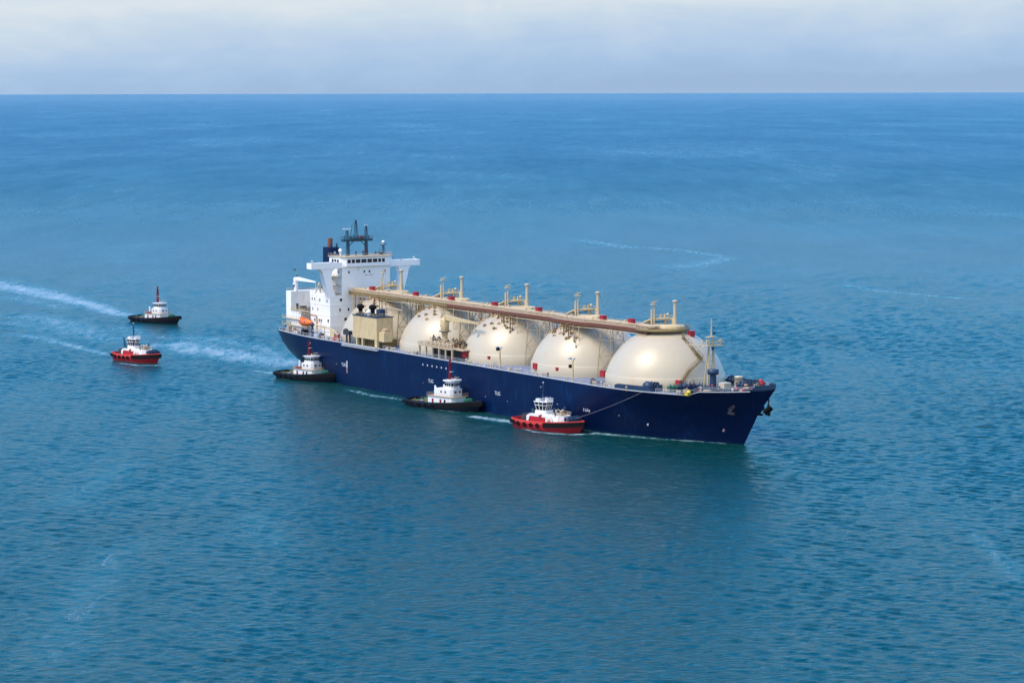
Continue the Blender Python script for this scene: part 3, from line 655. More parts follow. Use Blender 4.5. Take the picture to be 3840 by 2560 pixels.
for x, z, w in ((26.2, 28.7, .5), (28.2, 28.7, .5), (32.2, 28.6, .6), (37.8, 28.6, .6), (26.6, 25.0, .5), (30.6, 25.0, .5), (38.6, 21.2, .9), (28.2, 21.0, .7), (29.9, 21.0, .7), (31.6, 21.0, .7), (33.2, 21.0, .7)):
    win(acc, (x, -15.6, z), 'y', w*1.25, 1.05)
for z in (19.2, 23.1, 27.0):
    lg = MB(); lg.box(24.4, 40.12, -15.72, 15.72, z-.06, z+.06); lg.build('deck_line', M_WHITE2, acc)
# faded two-word marking, unreadable in the photograph, kept as worn strokes
mk = MB()
for a, c in ((-.6, .1), (.25, .9), (1.3, 2.0), (2.1, 2.9)): mk.box(40.0, 40.03, a, c, 37.7, 37.95)
mk.build('worn_marking', M_STAIN, tow)
# bridge wings with tapering legs
for sg in (-1, 1):
    wg = MB(); wg.box(36.2, 40.2, min(sg*10.3, sg*23.3), max(sg*10.3, sg*23.3), 40.7, 40.95)
    wg.box(40.0, 40.2, min(sg*10.3, sg*23.3), max(sg*10.3, sg*23.3), 40.95, 42.9); wg.box(36.2, 36.4, min(sg*10.3, sg*23.3), max(sg*10.3, sg*23.3), 40.95, 42.9)
    wg.box(36.2, 40.2, min(sg*23.1, sg*23.3), max(sg*23.1, sg*23.3), 40.95, 42.9)
    w_o = wg.build('bridge_wing', M_WHITE2, ship)
    aw = MB(); yy_ = sg*21.4; 
    aw.tube((38.0, sg*21.9, 42.9), (38.0, sg*21.9, 43.9), .12); aw.lathe([(.5, 0), (.45, .3), (0, .35)], (38.0, sg*21.9, 43.4), 10); aw.box(39.7, 40.3, sg*15-.3, sg*15+.3, 42.9, 43.3)
    aw.build('searchlight', M_RAIL, w_o)
    lgm = MB()
    prof = [(sg*19.6, 40.7), (sg*18.6, 39.6), (sg*16.8, 33.0), (sg*15.6, 29.5), (sg*12.6, 29.5), (sg*14.2, 33), (sg*14.9, 38.2), (sg*14.2, 40.0), (sg*13.0, 40.7)]
    nP = len(prof); vs = [(37.0, y, z) for y, z in prof]+[(39.9, y, z) for y, z in prof]
    lgm.add(vs, [tuple(range(nP)), tuple(range(nP, 2*nP))[::-1]]+[(k, nP+k, nP+(k+1) % nP, (k+1) % nP) for k in range(nP)])
    lgm.build('wing_support', M_WHITE2, w_o)
# fill between tower and block: sloping stair tower on the starboard side
stw = MB()
for z in (31.0, 34.0, 37.4): stw.box(31.2, 39.5, -12.6, -10.35, z, z+.15); stw.rail([(31.2, -12.5, z+.15), (39.5, -12.5, z+.15)], 1.0, .05, 2)
for a, c in (((31.5, 34.0), (38.5, 31.1)), ((32, 37.4), (39, 34.1))): stw.tube((a[0], -11.4, a[1]), (c[0], -11.4, c[1]), .25)
stw.build('outside_stairs', M_PALE, ship)
bk = MB(); bk.tube((37, -23.3, 40.8), (35.5, -27.8, 40.6), .03, n=4); bk.ball((35.5, -27.9, 40.6), .4, n=8)
# aft casings
eng = house('engine_casing', 9.0, 24.6, -7.6, 13.5, 15.0, 30.3)
gap = house('casing_wing', 5.0, 9.0, -15.6, 13.5, 15.0, 30.4)
lowc = house('aft_deckhouse', 9.0, 17.2, -15.6, -7.6, 15.0, 23.3)
led = MB(); led.box(9.0, 24.6, -15.9, -7.6, 23.3, 23.55); led.rail([(9.2, -15.7, 23.55), (24.4, -15.7, 23.55)], 1.1, .06, 2); led.build('boat_deck', M_PALE, ship)
for x in (10.5, 12, 13.5, 15): rb = MB(); rb.box(x-.1, x+.1, -15.8, -15.6, 16, 23.2); rb.build('wall_stiffener', M_WHITE2, lowc)
win(eng, (21.0, -7.6, 28.2), 'y', 1.3, 2.0, 'louvre'); win(eng, (23.0, -7.6, 28.2), 'y', 1.0, 2.0, 'louvre')
ge = MB(); ge.box(12, 14, -13.5, -11.5, 23.6, 24.9); ge.tube((11.5, -14.2, 23.6), (11.5, -14.2, 25.8), .5); ge.box(17, 23.5, -14.5, -12.8, 23.6, 24.6); ge.tube((23.6, -14.8, 23.6), (23.6, -14.8, 25.6), .55); ge.build('deck_machinery', M_DARK, ship)
tp = MB(); tp.rail([(5.2, -15.4, 30.4), (9, -15.4, 30.4), (9, -7.4, 30.3), (24.4, -7.4, 30.3)], 1.1, .06, 2); tp.tube((15.5, -6.5, 30.3), (15.5, -6.5, 33.4), .35); tp.tube((18.5, -6.5, 30.3), (18.5, -6.5, 32.6), .3)
tp.box(20, 22.5, -7, -4, 30.3, 32.2); tp.tube((22.8, -9, 23.6), (25.2, -12, 34.5), .3); tp.tube((26.4, -14.5, 30.7), (25.2, -12, 34.5), .3); tp.build('casing_top_gear', M_PALE, ship)
bt = MB()
for z in (17.5, 20.0): bt.box(3.2, 24.6, -16.5, -15.6, z, z+.2); bt.rail([(3.2, -16.4, z+.2), (24.6, -16.4, z+.2)], 1, .05, 2.2)
bt.build('side_gallery', M_PALE, ship)
# funnel
fu = MB(); fu.prism([(10.6, -2.9), (15.8, -2.9), (16.6, -2.1), (16.6, 1.4), (15.8, 2.2), (10.6, 2.2)], 30.3, 47.0, [(10.9, -2.6), (15.6, -2.6), (16.3, -1.9), (16.3, 1.2), (15.6, 1.9), (10.9, 1.9)])
fu = fu.build('funnel', M_FUNNEL, ship, bevel=.15)
ep = MB(); ep.tube((13.0, -.6, 46.6), (13.0, -.6, 50.4), 1.0, .95, 16); ep.build('exhaust_pipe', M_RUSTO, fu)
ep = MB(); ep.tube((15.3, 1.0, 46.6), (15.3, 1.0, 48.4), .35); ep.tube((15.3, -1.6, 46.6), (15.3, -1.6, 47.9), .3); ep.build('exhaust_pipe', M_NAVY, fu)
ep = MB(); ep.ball((16.45, -.4, 45.0), .12, .5, .4); ep.build('funnel_badge', M_LETTER, fu)
# gantry radar mast
gm = MB()
for y, zt in ((-4.5, 50.6), (3.4, 50.6)):
    gm.tube((34, y, 44.8), (34, y, zt), .78, .58, 10); gm.tube((34, y+(1.0 if y < 0 else -1.0)*.2, 48.2), (34, y+(2.6 if y < 0 else -2.6), 50.4), .16)
    gm.tube((34, y-.6, 44.8), (34, y, 46.5), .5, .3)
gm.box(32.9, 35.1, -6.9, 5.6, 50.2, 51.1); gm.box(33.4, 36.2, -3.4, 2.2, 51.0, 51.5)
gm.rail([(32.9, -6.9, 51.1), (32.9, 5.6, 51.1)], 1.0, .06, 1.5); gm.rail([(35.1, -6.9, 51.1), (35.1, 5.6, 51.1)], 1.0, .06, 1.5)
for y, zt, w in ((-4.8, 54.4, .75), (3.4, 55.9, .65), (-1.0, 58.2, .75)):
    for sy in (-1, 1):
        for sx in (-1, 1): gm.tube((34+sx*.6, y+sy*w, 51.1), (34+sx*.15, y+sy*.18, zt), .12, n=5)
    k = 52.0
    while k < zt-.8:
        f_ = (k-51.1)/(zt-51.1); w_ = w*(1-f_)+.15*f_; gm.tube((34.4*(1-f_)+34.1*f_, y-w_, k), (34.4*(1-f_)+34.1*f_, y+w_, k+.25), .08, n=4); k += .8
gm.tube((34, -3.4, 51.1), (34, -2.6, 56.8), .10); gm.tube((34, -2.6, 56.5), (34, -.8, 57.4), .07)
gm = gm.build('radar_mast', M_MASTB, ship)
rd = MB(); rd.box(33.8, 34.2, -6.6, -3.2, 54.75, 55.05); rd.tube((34, -4.8, 54.3), (34, -4.8, 54.8), .25); rd.build('radar_scanner', M_WHITE2, gm)
rd = MB(); rd.box(33.8, 34.2, 2.8, 4.1, 55.95, 56.15); rd.build('radar_scanner', M_WHITE2, gm)
rd = MB(); rd.box(35.4, 36.1, -.2, .9, 51.5, 52.3); rd.tube((34.6, 2.7, 44.8), (34.6, 2.7, 47.6), .3); rd.build('signal_light', M_TMAST, gm)
dmn = MB(); dmn.tube((33, -7.2, 44.8), (33, -7.2, 46.0), .3); dmn.ball((33, -7.2, 46.8), .75, n=14); dmn.build('satellite_dome', M_WHITE2, ship)
sm = MB()
for sx, sy in ((-1, -1), (1, -1), (-1, 1), (1, 1)): sm.tube((34+sx*.6, 13.0-2.2+sy*.5, 44.8), (34+sx*.2, 13.0-2.2+sy*.2, 48.4), .1)
for z in (45.6, 46.5, 47.4): sm.box(33.6, 34.4, 10.4, 11.2, z, z+.1)
sm.box(33.2, 34.8, 10.0, 11.7, 48.3, 48.5); sm.rail([(34.8, 10.0, 48.5), (34.8, 11.7, 48.5)], .9, .05, .8); sm = sm.build('aft_light_mast', M_MASTB, ship)
dmn = MB(); dmn.ball((34, 10.8, 49.5), .62, n=12); dmn.tube((34, 10.8, 48.5), (34, 10.8, 49.1), .25); dmn.build('satellite_dome', M_WHITE2, sm)
rfg = MB()
for y in (-2.2, .9): rfg.tube((36, y, 44.8), (36, y, 45.9), .2); rfg.ball((36, y, 46.2), .45, .45, .35)
rfg.tube((36, 7.8, 45.5), (36, 9.4, 45.4), .35); rfg.box(35.4, 36.6, 5.9, 9.2, 45.5, 45.8); rfg.tube((36, 6.4, 44.8), (36, 6.4, 46.8), .1); rfg.tube((36, 8.0, 44.8), (36, 8.0, 47.2), .08); rfg.tube((36, 9.0, 44.8), (36, 9.0, 45.6), .12)
rfg.tube((32, -9.6, 44.8), (32, -9.6, 47.2), .05, n=4); rfg.tube((32, 10.6, 44.8), (32, 10.6, 46.8), .05, n=4)
rfg.build('roof_gear', M_DARK, ship)
# store crane aft
cr = MB(); cr.tube((10.6, -14.2, 30.4), (10.6, -14.2, 34.4), .85, .7, 12); cr.box(9.8, 11.6, -14.9, -13.5, 34.2, 35.6); cr.box(9.6, 11.0, -15.0, -14.4, 32.6, 33.8)
cr = cr.build('crane', M_WHITE2, ship)
jb = MB(); jb.add([(11, -14.7, 34.6), (11, -13.7, 34.6), (11, -13.7, 36.0), (11, -14.7, 36.0), (26.2, -14.4, 34.6), (26.2, -14.0, 34.6), (26.2, -14.0, 35.1), (26.2, -14.4, 35.1)], [(0, 1, 2, 3), (7, 6, 5, 4), (0, 4, 5, 1), (1, 5, 6, 2), (2, 6, 7, 3), (3, 7, 4, 0)])
jb.tube((26.1, -14.2, 34.7), (26.1, -14.2, 31.6), .05); jb.box(25.8, 26.4, -14.4, -14.0, 31.0, 31.7); jb.build('crane_jib', M_WHITE2, cr)
jb = MB(); jb.box(9.9, 10.9, -15.05, -14.6, 32.2, 33.0); jb.ball((11.4, -14.2, 36.2), .45); jb.build('crane_winch', M_DARK, cr)
bk.build('wing_signal_arm', M_DARK, ship)
# stern mooring deck (green) and clutter
po = MB(); po.prism([(.2, -11), (3.4, -16), (9, -16), (9, 16), (3.4, 16), (.2, 11)], 17.5, 17.7); po.rail([(.3, -11, 17.7), (3.4, -15.9, 17.7), (9, -15.9, 17.7)], 1.1, .06, 2)
for x, y in ((1, -10), (3.6, -15.4), (1, 10), (1, 0)): po.tube((x+.6, y, 15), (x+.6, y, 17.5), .2)
po.build('poop_deck', M_GREEN, ship)
def winch(x, y, z, s=1.0, m_=None, parent=None, rz=0):
    w = MB(); Mw = Matrix.Translation((x, y, z)) @ Matrix.Rotation(rz, 4, 'Z') @ Matrix.Scale(s, 4)
    def T(v): return Mw @ Vector(v)
    w.box(-1.5, 1.5, -.9, .9, 0, .35, Mw)
    w.tube(T((-1.4, 0, 1.3)), T((1.6, 0, 1.3)), .62*s, n=12)
    for xx in (-1.4, -.3, .8, 1.6): w.tube(T((xx-.08, 0, 1.3)), T((xx+.08, 0, 1.3)), 1.15*s, n=14)
    w.box(1.9, 2.8, -.8, .8, 0, 1.7, Mw); w.tube(T((-2.2, 0, 1.3)), T((-1.6, 0, 1.3)), .5*s, n=10)
    return w.build('mooring_winch', m_ or M_NAVY, parent or ship)
winch(4.0, -8, 15.1, 1.0, M_GREEN); winch(5.4, 6, 17.7, 1.0, M_GREEN)
bst = MB()
def bollards(x, y, z=None, m_=None):
    z = deck_z(x)-.45 if z is None else z
    b_ = MB(); b_.box(x-1.1, x+1.1, y-.4, y+.4, z, z+.2)
    for k in (-.6, .6): b_.tube((x+k, y, z+.2), (x+k, y, z+1.1), .32, n=10); b_.lathe([(.42, 1.05), (.42, 1.25), (0, 1.27)], (x+k, y, z), 10)
    b_.build('bollard', m_ or M_PALE, ship)
for x in (9, 17, 45, 56, 96, 112, 148, 162, 177, 193, 206, 222, 228): bollards(x, -half_breadth(x, 15)+1.6)
for x in (22.0, 24.0): fa = MB(); fa.ball((x, -half_breadth(x, 15)+.3, 15.9), .55, .45, .5); fa.build('fairlead', M_LETTER, ship)
for x, y, z0, w, d, h_, m_ in ((26.5, -19.2, 15.1, 2.6, 2.0, 2.0, M_BLACK), (12, -18, 15.1, 1.6, 1.4, 2.2, M_TAN), (15, -17.6, 15.1, 1.2, 1.2, 1.8, M_PALE), (18, -18.2, 15.1, 1.6, 1.2, 1.4, M_RED), (20, -18.8, 15.1, 1.8, 1.4, 1.2, M_TAN), (37, -19.5, 15.1, 2.4, 1.5, 1.2, M_RAIL), (41.5, -20, 15.1, 1.6, 1.6, 1.8, M_DARK), (47, -20.5, 15.1, 2.2, 1.4, 1.2, M_RAIL), (52, -20.8, 15.1, 2, 1.4, 1.5, M_TAN)):
    b_ = MB(); b_.box(x-w/2, x+w/2, y-d/2, y+d/2, z0, z0+h_); b_.box(x-w/2+.2, x+w/2-.2, y-d/2-.06, y-d/2, z0+.3, z0+h_*.8); b_.tube((x-w*.3, y, z0+h_), (x-w*.3, y, z0+h_+.5), .15); b_.build('deck_locker', m_, ship, bevel=.06)
# gangway gear, yellow davit rail and red monitor beside the first tank
gg = MB(); gg.path([(31, -18.5, 19.6), (44, -20.2, 19.6), (53, -20.5, 18.6), (56, -20.6, 15.4)], .28, 6)
gg.path([(44, -20.2, 19.6), (44, -20.2, 15.1)], .2); gg.path([(36, -19, 19.6), (36, -19, 15.1)], .2); gg.path([(50, -20.4, 19.0), (50, -20.4, 15.1)], .2)
gg.box(50.2, 53.2, -21.3, -19.4, 15.1, 18.6); gg.build('pipe_stand', M_CREAM2, ship)
gg = MB(); gg.path([(34, -20, 17.4), (48, -21, 18.0), (62, -21.6, 17.9)], .16, 6); gg.build('accommodation_ladder', M_RAIL, ship)
gg = MB(); gg.tube((56.5, -21.2, 15.1), (56.5, -21.2, 17.2), .55, .35); gg.ball((56.5, -21.2, 17.4), .55); gg.box(53.2, 55.4, -21.6, -20.6, 15.1, 16.6); gg.tube((56.5, -21.2, 17.4), (58.4, -21.8, 18.1), .22); gg.build('fire_monitor', M_RED, ship)
gg = MB(); gg.tube((62.0, -20.8, 15.1), (62.0, -20.8, 18.6), .38); gg.tube((64.2, -20.8, 15.1), (64.2, -20.8, 18.2), .38); gg.box(60.6, 64.8, -21.6, -20, 18.2, 19.6); gg.ball((61.5, -20.9, 19.7), 1.1, .9, .7); gg.build('hose_reel', M_TAN if False else M_DARK, ship)
gg = MB(); gg.box(63.5, 89.5, -24.0, -22.9, 14.5, 14.8); gg.box(64.2, 88.0, -23.9, -23.1, 15.05, 15.5); gg.rail([(64, -23.9, 14.8), (89, -23.9, 14.8)], .9, .05, 3); gg.build('side_ladder', M_RAIL, ship)
# stern davit posts by the lifeboat
dv = MB()
for x in (25.2, 32.6):
    dv.tube((x, -17.2, 15.1), (x, -17.2, 22.6), .28); dv.tube((x, -17.2, 22.6), (x, -20.6, 23.4), .24); dv.tube((x, -20.6, 23.4), (x, -20.4, 21.9), .06)
dv.build('davit', M_TAN, ship)
dv = MB(); dv.tube((33.4, -19.6, 15.1), (33.4, -19.6, 19.4), .6, .45); dv.ball((33.4, -19.6, 19.6), .8); dv.build('davit_winch', M_NAVY, ship)

# ---------------- cargo machinery house
cm = MB(); cm.prism([(69.5, -22.4), (86.8, -22.4), (86.8, -15.6), (69.5, -15.6)], 18.0, 26.0)
cm = cm.build('machinery_house', M_CREAM2, ship, bevel=.08)
for x, w in ((85.9, 1.7), (72.0, .8), (76.0, .8)): b_ = MB(); b_.box(x-w/2, x+w/2, -22.3, -21.5, 15.0, 18.0); b_.build('support_leg', M_CREAM2, cm)
for x in np.arange(70.5, 84, 1.5): b_ = MB(); b_.tube((x, -20.6, 15.0), (x, -20.6, 18.0), .16); b_.build('support_leg', M_OLIVE, cm)
b_ = MB(); b_.box(70, 86.5, -20.2, -14, 15.0, 17.95); b_.build('lower_store', M_OLIVE, cm)
b_ = MB(); b_.box(86.8, 90.6, -21.6, -18.2, 17.6, 21.0); b_.build('side_cabin', M_CREAM2, cm, bevel=.06)
b_ = MB(); b_.box(87, 90, -20.8, -18.6, 21.0, 21.9); b_.lathe([(1.1, 0), (.9, .4), (0, .5)], (88.4, -19.7, 21.9)); b_.build('fan_housing', M_TAN, cm)
b_ = MB(); b_.box(69.3, 87.0, -22.6, -15.4, 26.0, 26.25); b_.build('roof_deck', M_NAVY, cm)
def blower(x, y, z, s):
    b_ = MB(); b_.tube((x, y, z), (x, y, z+1.8*s), .6*s, n=12); b_.lathe([(.6*s, 1.6*s), (1.1*s, 1.9*s), (1.1*s, 2.5*s), (.5*s, 3.0*s), (0, 3.05*s)], (x, y, z), 14); b_.box(x-.9*s, x+.9*s, y-.9*s, y+.9*s, z, z+.5*s); b_.build('ventilator', M_BLACK, cm)
blower(72.0, -20.6, 26.25, 1.25); blower(78.6, -19.3, 26.25, 1.3)
b_ = MB(); b_.ball((78.6, -21.0, 27.5), .9, n=12); b_.tube((78.6, -21, 26.25), (78.6, -21, 27), .5); b_.build('tank_dome', M_WHITE2, cm)
b_ = MB(); b_.box(80.6, 83.2, -19.0, -16.4, 26.25, 28.6); b_.box(84.4, 86.6, -20.6, -18.8, 26.25, 27.3); b_.build('roof_unit', M_NAVY, cm)
b_ = MB(); b_.rail([(69.5, -22.4, 26.25), (86.8, -22.4, 26.25), (86.8, -15.6, 26.25)], 1.1, .06, 2); b_.path([(83.5, -17.0, 29.6), (87, -16.3, 29.2), (90, -14.0, 28.6)], .22, 8); b_.path([(84, -17, 26.3), (84, -17, 29.6)], .2); b_.build('roof_piping', M_PALE, cm)

# ---------------- manifold platform, hose crane
mf = MB(); mf.box(115.9, 138.3, -22.6, -15.5, 18.7, 19.1); mf.box(138.3, 143.2, -21.0, -15.5, 18.7, 19.1)
mf = mf.build('manifold_platform', M_PALE, ship)
for x in (116.4, 120.8, 125.2, 129.6, 133.9, 138.1): b_ = MB(); b_.box(x-.28, x+.28, -22.5, -21.95, 15.0, 18.7); b_.build('support_leg', M_PALE, mf)
for x in (118.5, 123.5, 128.5, 133, 142.6): b_ = MB(); b_.box(x-.2, x+.2, -18.2, -17.8, 15.0, 18.7); b_.build('support_leg', M_OLIVE, mf)
b_ = MB(); b_.box(117, 131, -17.6, -16.0, 15.0, 18.6); b_.box(134, 141, -18.4, -16, 15.0, 18.5); b_.box(127, 130, -20.5, -19, 15, 17.6); b_.build('valve_room', M_DARK, mf)
b_ = MB(); b_.rail([(115.9, -22.5, 19.1), (138.3, -22.5, 19.1)], 1.1, .06, 1.6, 3); b_.rail([(115.9, -22.5, 19.1), (115.9, -15.6, 19.1)], 1.1, .06, 1.6, 3); b_.build('railing', M_PALE, mf)
rng = random.Random(5)
for k in range(6):
    x = 121.2+k*2.7; b_ = MB(); b_.tube((x, -21.9, 20.0), (x, -17.0, 20.4), .34, n=10)
    b_.tube((x, -22.1, 20.0), (x, -21.8, 20.0), .62, n=12); b_.tube((x, -20.6, 20.3), (x, -20.6, 21.6), .12); b_.torus((x, -20.6, 21.7), .45, .08, 'Z', 10, 4); b_.ball((x, -20.6, 20.2), .5, n=8)
    b_.build('manifold_pipe', M_PALE, mf)
for k in range(34):
    x = 118+rng.random()*22; yy = -19.8+rng.random()*4; z = 19.1; b_ = MB(); h_ = rng.uniform(.8, 3.4)
    b_.tube((x, yy, z), (x+rng.uniform(-.5, .5), yy, z+h_), rng.uniform(.1, .25), n=6)
    b_.ball((x, yy, z+h_*.7), rng.uniform(.3, .7), n=8)
    if k % 2: b_.tube((x, yy, z+h_*.6), (x+rng.uniform(-3, 3), yy+.5, z+h_*.6), .18, n=6)
    b_.build('valve', (M_DARK, M_DARK, M_RUST, M_OLIVE)[k % 4], mf)
hc = MB(); hc.tube((125.0, -17.2, 14.8), (125.0, -17.2, 24.2), .95, .95, 14); hc.lathe([(.95, 22.6), (1.5, 24.4), (1.5, 28.0), (1.1, 28.6), (0, 28.7)], (125.0, -17.2, 0), 14)
hc.box(124.4, 126.4, -18.0, -16.4, 27.2, 29.2); hc = hc.build('hose_crane', M_CREAM2, ship, label='cream pedestal crane with long jib beside the manifold')
b_ = MB(); b_.add([(125.6, -17.8, 27.9), (125.6, -16.6, 27.9), (125.6, -16.6, 29.6), (125.6, -17.8, 29.6), (147.5, -17.4, 27.9), (147.5, -17.0, 27.9), (147.5, -17.0, 28.5), (147.5, -17.4, 28.5)], [(0, 1, 2, 3), (7, 6, 5, 4), (0, 4, 5, 1), (1, 5, 6, 2), (2, 6, 7, 3), (3, 7, 4, 0)])
b_.tube((126.2, -17.2, 26.2), (129, -17.2, 28), .15); b_.tube((144.5, -17.2, 28), (144.5, -17.2, 26.0), .12); b_.box(143.9, 145.1, -17.5, -16.9, 25.4, 26.1); b_.build('crane_jib', M_CREAM2, hc)
b_ = MB(); b_.lathe([(2.2, 23.9), (2.2, 24.05), (.9, 24.05)], (125, -17.2, 0), 14); b_.tube((122.8, -17.2, 24), (122.8, -17.2, 26), .12); b_.ball((124.4, -18.2, 27.4), .4); b_.ball((124.6, -18.3, 26.0), .45); b_.build('crane_platform', M_DARK, hc)

# ---------------- lamp posts on the starboard side
for x in (166.9, 209.8):
    z = deck_z(x)-.45; lp = MB(); lp.tube((x, -21.4, z), (x, -21.4, 21.2), .42, .22, 10); lp.tube((x, -21.4, 20.4), (x-1.6, -21.2, 21.8), .14); lp.tube((x, -21.4, 20.6), (x+.7, -21.4, 22.0), .14)
    lp = lp.build('lamp_post', M_CREAM2, ship)
    b_ = MB(); b_.box(x-2.3, x-1.3, -21.6, -20.8, 21.5, 22.2); b_.box(x+.3, x+1.0, -21.7, -21.0, 21.8, 22.2); b_.build('lamp_head', M_RAIL, lp)
    b_ = MB(); zz = 19.0 if x > 200 else 20.9; b_.box(x-1.6, x-.5, -21.9, -21.0, zz, zz+1.0); b_.build('loudspeaker', M_BLACK, lp)
b_ = MB(); b_.lathe([(.3, 0), (.35, 3), (.45, 6.3), (1.0, 7.0), (1.0, 7.2), (0, 7.2)], M=Matrix.Translation((226.5, -20.3, 15.7)) @ Matrix.Rotation(R(-90), 4, 'Y'), n=12); b_.build('stowed_pipe', M_DARK, ship)

# ---------------- foremast and foredeck gear
fx = 255.2; ZF = 14.6
fm_ = MB()
for sy in (-1.3, 1.3): fm_.tube((fx, sy-1, ZF), (fx, sy*.6-1, 31.4), .26, .18, 8); fm_.tube((fx-2.2, sy-1, ZF), (fx, sy*.6-1, 30), .22, .16, 8)
for k in range(9): fm_.tube((fx, -2.2, ZF+1.5+k*1.6), (fx, .2, ZF+1.5+k*1.6), .09, n=5); 
for k in range(30): fm_.tube((fx+.4, -.3, ZF+.5+k*.5), (fx+.4, .3, ZF+.5+k*.5), .05, n=4)
fm_.tube((fx, -1, 31), (fx, -1, 36.8), .22, .12); fm_.box(fx-1.4, fx+1.4, -4.6, 2.8, 28.6, 28.8); fm_.rail([(fx+1.4, -4.6, 28.8), (fx+1.4, 2.8, 28.8)], 1.1, .06, 1.4)
fm_.box(fx-.9, fx+.9, -2.6, .6, 31.3, 31.5); fm_.tube((fx, -4.6, 28.9), (fx-6.5, -5.4, 28.7), .1)
for y in (-4.2, -2.6, -.6, 1.4, 2.6): fm_.tube((fx, y, 28.8), (fx, y, 30.2), .1); fm_.box(fx-.3, fx+.3, y-.3, y+.3, 29.9, 30.5)
fm_ = fm_.build('foremast', M_CREAM2, ship)
for c_, r in (((fx+.2, -.2, 32.6), .5), ((fx+.2, -.2, 34.2), .35), ((fx+.8, -1.0, 27.9), .5)): b_ = MB(); b_.ball(c_, r); b_.build('mast_light', M_NAVY, fm_)
def foredeck(x): return deck_z(x)-.45
vt = MB(); vt.tube((258.8, -3, ZF), (258.8, -3, 20.4), 1.0, 1.0, 14); vt.lathe([(1.0, 20.2), (1.75, 20.4), (1.75, 21.8), (.4, 22.0), (0, 22.0)], (258.8, -3, 0), 16); vt.build('mushroom_vent', M_NAVY, ship)
vt = MB(); vt.tube((254.8, -6.3, ZF), (254.8, -6.3, 18), .22); vt.torus((254.6, -8.0, 17.6), 1.2, .13, 'X', 16, 5); vt.build('pipe_loop', M_PALE, ship)
hs = MB(); hs.box(265.4, 268.2, -5.9, -3.2, 15.6, 18.7); hs = hs.build('deck_hut', M_CREAM, ship, bevel=.12)
b_ = MB(); b_.box(265.6, 266.4, -5.98, -5.88, 15.9, 17.6); b_.build('hut_door', M_DARK, hs)
hs = MB(); hs.lathe([(1.3, 15.6), (1.3, 19.2), (1.45, 19.3), (1.2, 19.7), (0, 19.8)], (262.2, 4.2, 0), 16); hs = hs.build('vent_trunk', M_CREAM, ship)
b_ = MB(); b_.box(262.9, 263.9, 2.6, 3.2, 16.8, 17.8); b_.build('vent_flap', M_DARK, hs)
winch(243.2, -14.5, 14.6, 1.15, M_NAVY, rz=.3); winch(244.6, 15.6, 14.6, 1.1, M_NAVY, rz=.3)
winch(252.8, -8.5, 14.7, 1.3, M_NAVY, rz=.9); winch(256.6, -7.8, 14.7, 1.3, M_FUNNEL, rz=.9); winch(250.0, -10.8, 14.6, 1.1, M_GREEN, rz=.9); winch(259.8, -6.2, 14.8, 1.2, M_NAVY, rz=.9)
winch(261.6, 6.0, 15.4, 1.2, M_NAVY, rz=.4); winch(264.4, 7.6, 15.8, 1.2, M_MASTB, rz=.2); winch(267.5, 2.5, 16.0, 1.1, M_NAVY, rz=.6); winch(270, 4.6, 16.0, 1.1, M_MASTB, rz=.2); winch(271, -1.4, 16.1, .9, M_NAVY, rz=.2)
b_ = MB(); b_.ball((244.5, -17.2, 16.2), 1.9, 1.5, 1.6); b_.box(243.2, 246.8, -18.4, -16.2, 14.6, 16.0); b_.build('winch_cover', M_NAVY, ship)
b_ = MB(); b_.box(266.8, 269.0, 7.6, 9.2, 16.6, 18.2); b_.ball((268, 8.3, 18.3), .8); b_.build('fire_hose_box', M_RED, ship)
rng = random.Random(11); pal = [M_NAVY, M_TAN, M_RED, M_MASTB, M_DARK, M_PALE, M_TAN, M_RAIL, M_DARK]
for k in range(72):
    x = rng.uniform(258, 282.5); hb = half_breadth(x, deck_z(x))-1.2; yy = rng.uniform(-hb, hb) if hb > .3 else 0; z = foredeck(x); b_ = MB(); ty = k % 4; s_ = rng.uniform(.5, 1.15)
    if ty == 0: b_.tube((x, yy, z), (x, yy, z+1.6*s_+.5), .4*s_, n=10); b_.lathe([(.4*s_, 0), (.75*s_, .1), (.6*s_, .5*s_), (0, .6*s_)], (x, yy, z+1.6*s_+.4), 10)
    elif ty == 1: b_.box(x-.9*s_, x+.9*s_, yy-.7*s_, yy+.7*s_, z, z+.3); b_.ball((x, yy, z+.7*s_+.2), .8*s_, .7*s_, .6*s_, 8)
    elif ty == 2: b_.torus((x, yy, z+.3), .9*s_+.3, .2, 'Z', 12, 5); b_.torus((x, yy, z+.65), .8*s_+.25, .18, 'Z', 12, 5)
    else: b_.box(x-.6*s_, x+.6*s_, yy-.6*s_, yy+.6*s_, z, z+1.7*s_); b_.tube((x, yy, z+1.7*s_), (x+.5, yy, z+2.2*s_), .12)
    b_.build(('ventilator', 'winch_drum', 'rope_coil', 'deck_locker')[ty], pal[k % 9], ship)
b_ = MB(); b_.ball((262.8, -15.2, 16.0), .9, .7, .6); b_.box(261.6, 263.2, -15.9, -14.8, 15.0, 15.7); b_.build('buoy_rack', M_YEL, ship)
for x in (252, 256.4, 270.5, 274, 277): bollards(x, -half_breadth(x, deck_z(x))+1.8, m_=M_NAVY if x > 260 else M_PALE)
rng = random.Random(21)
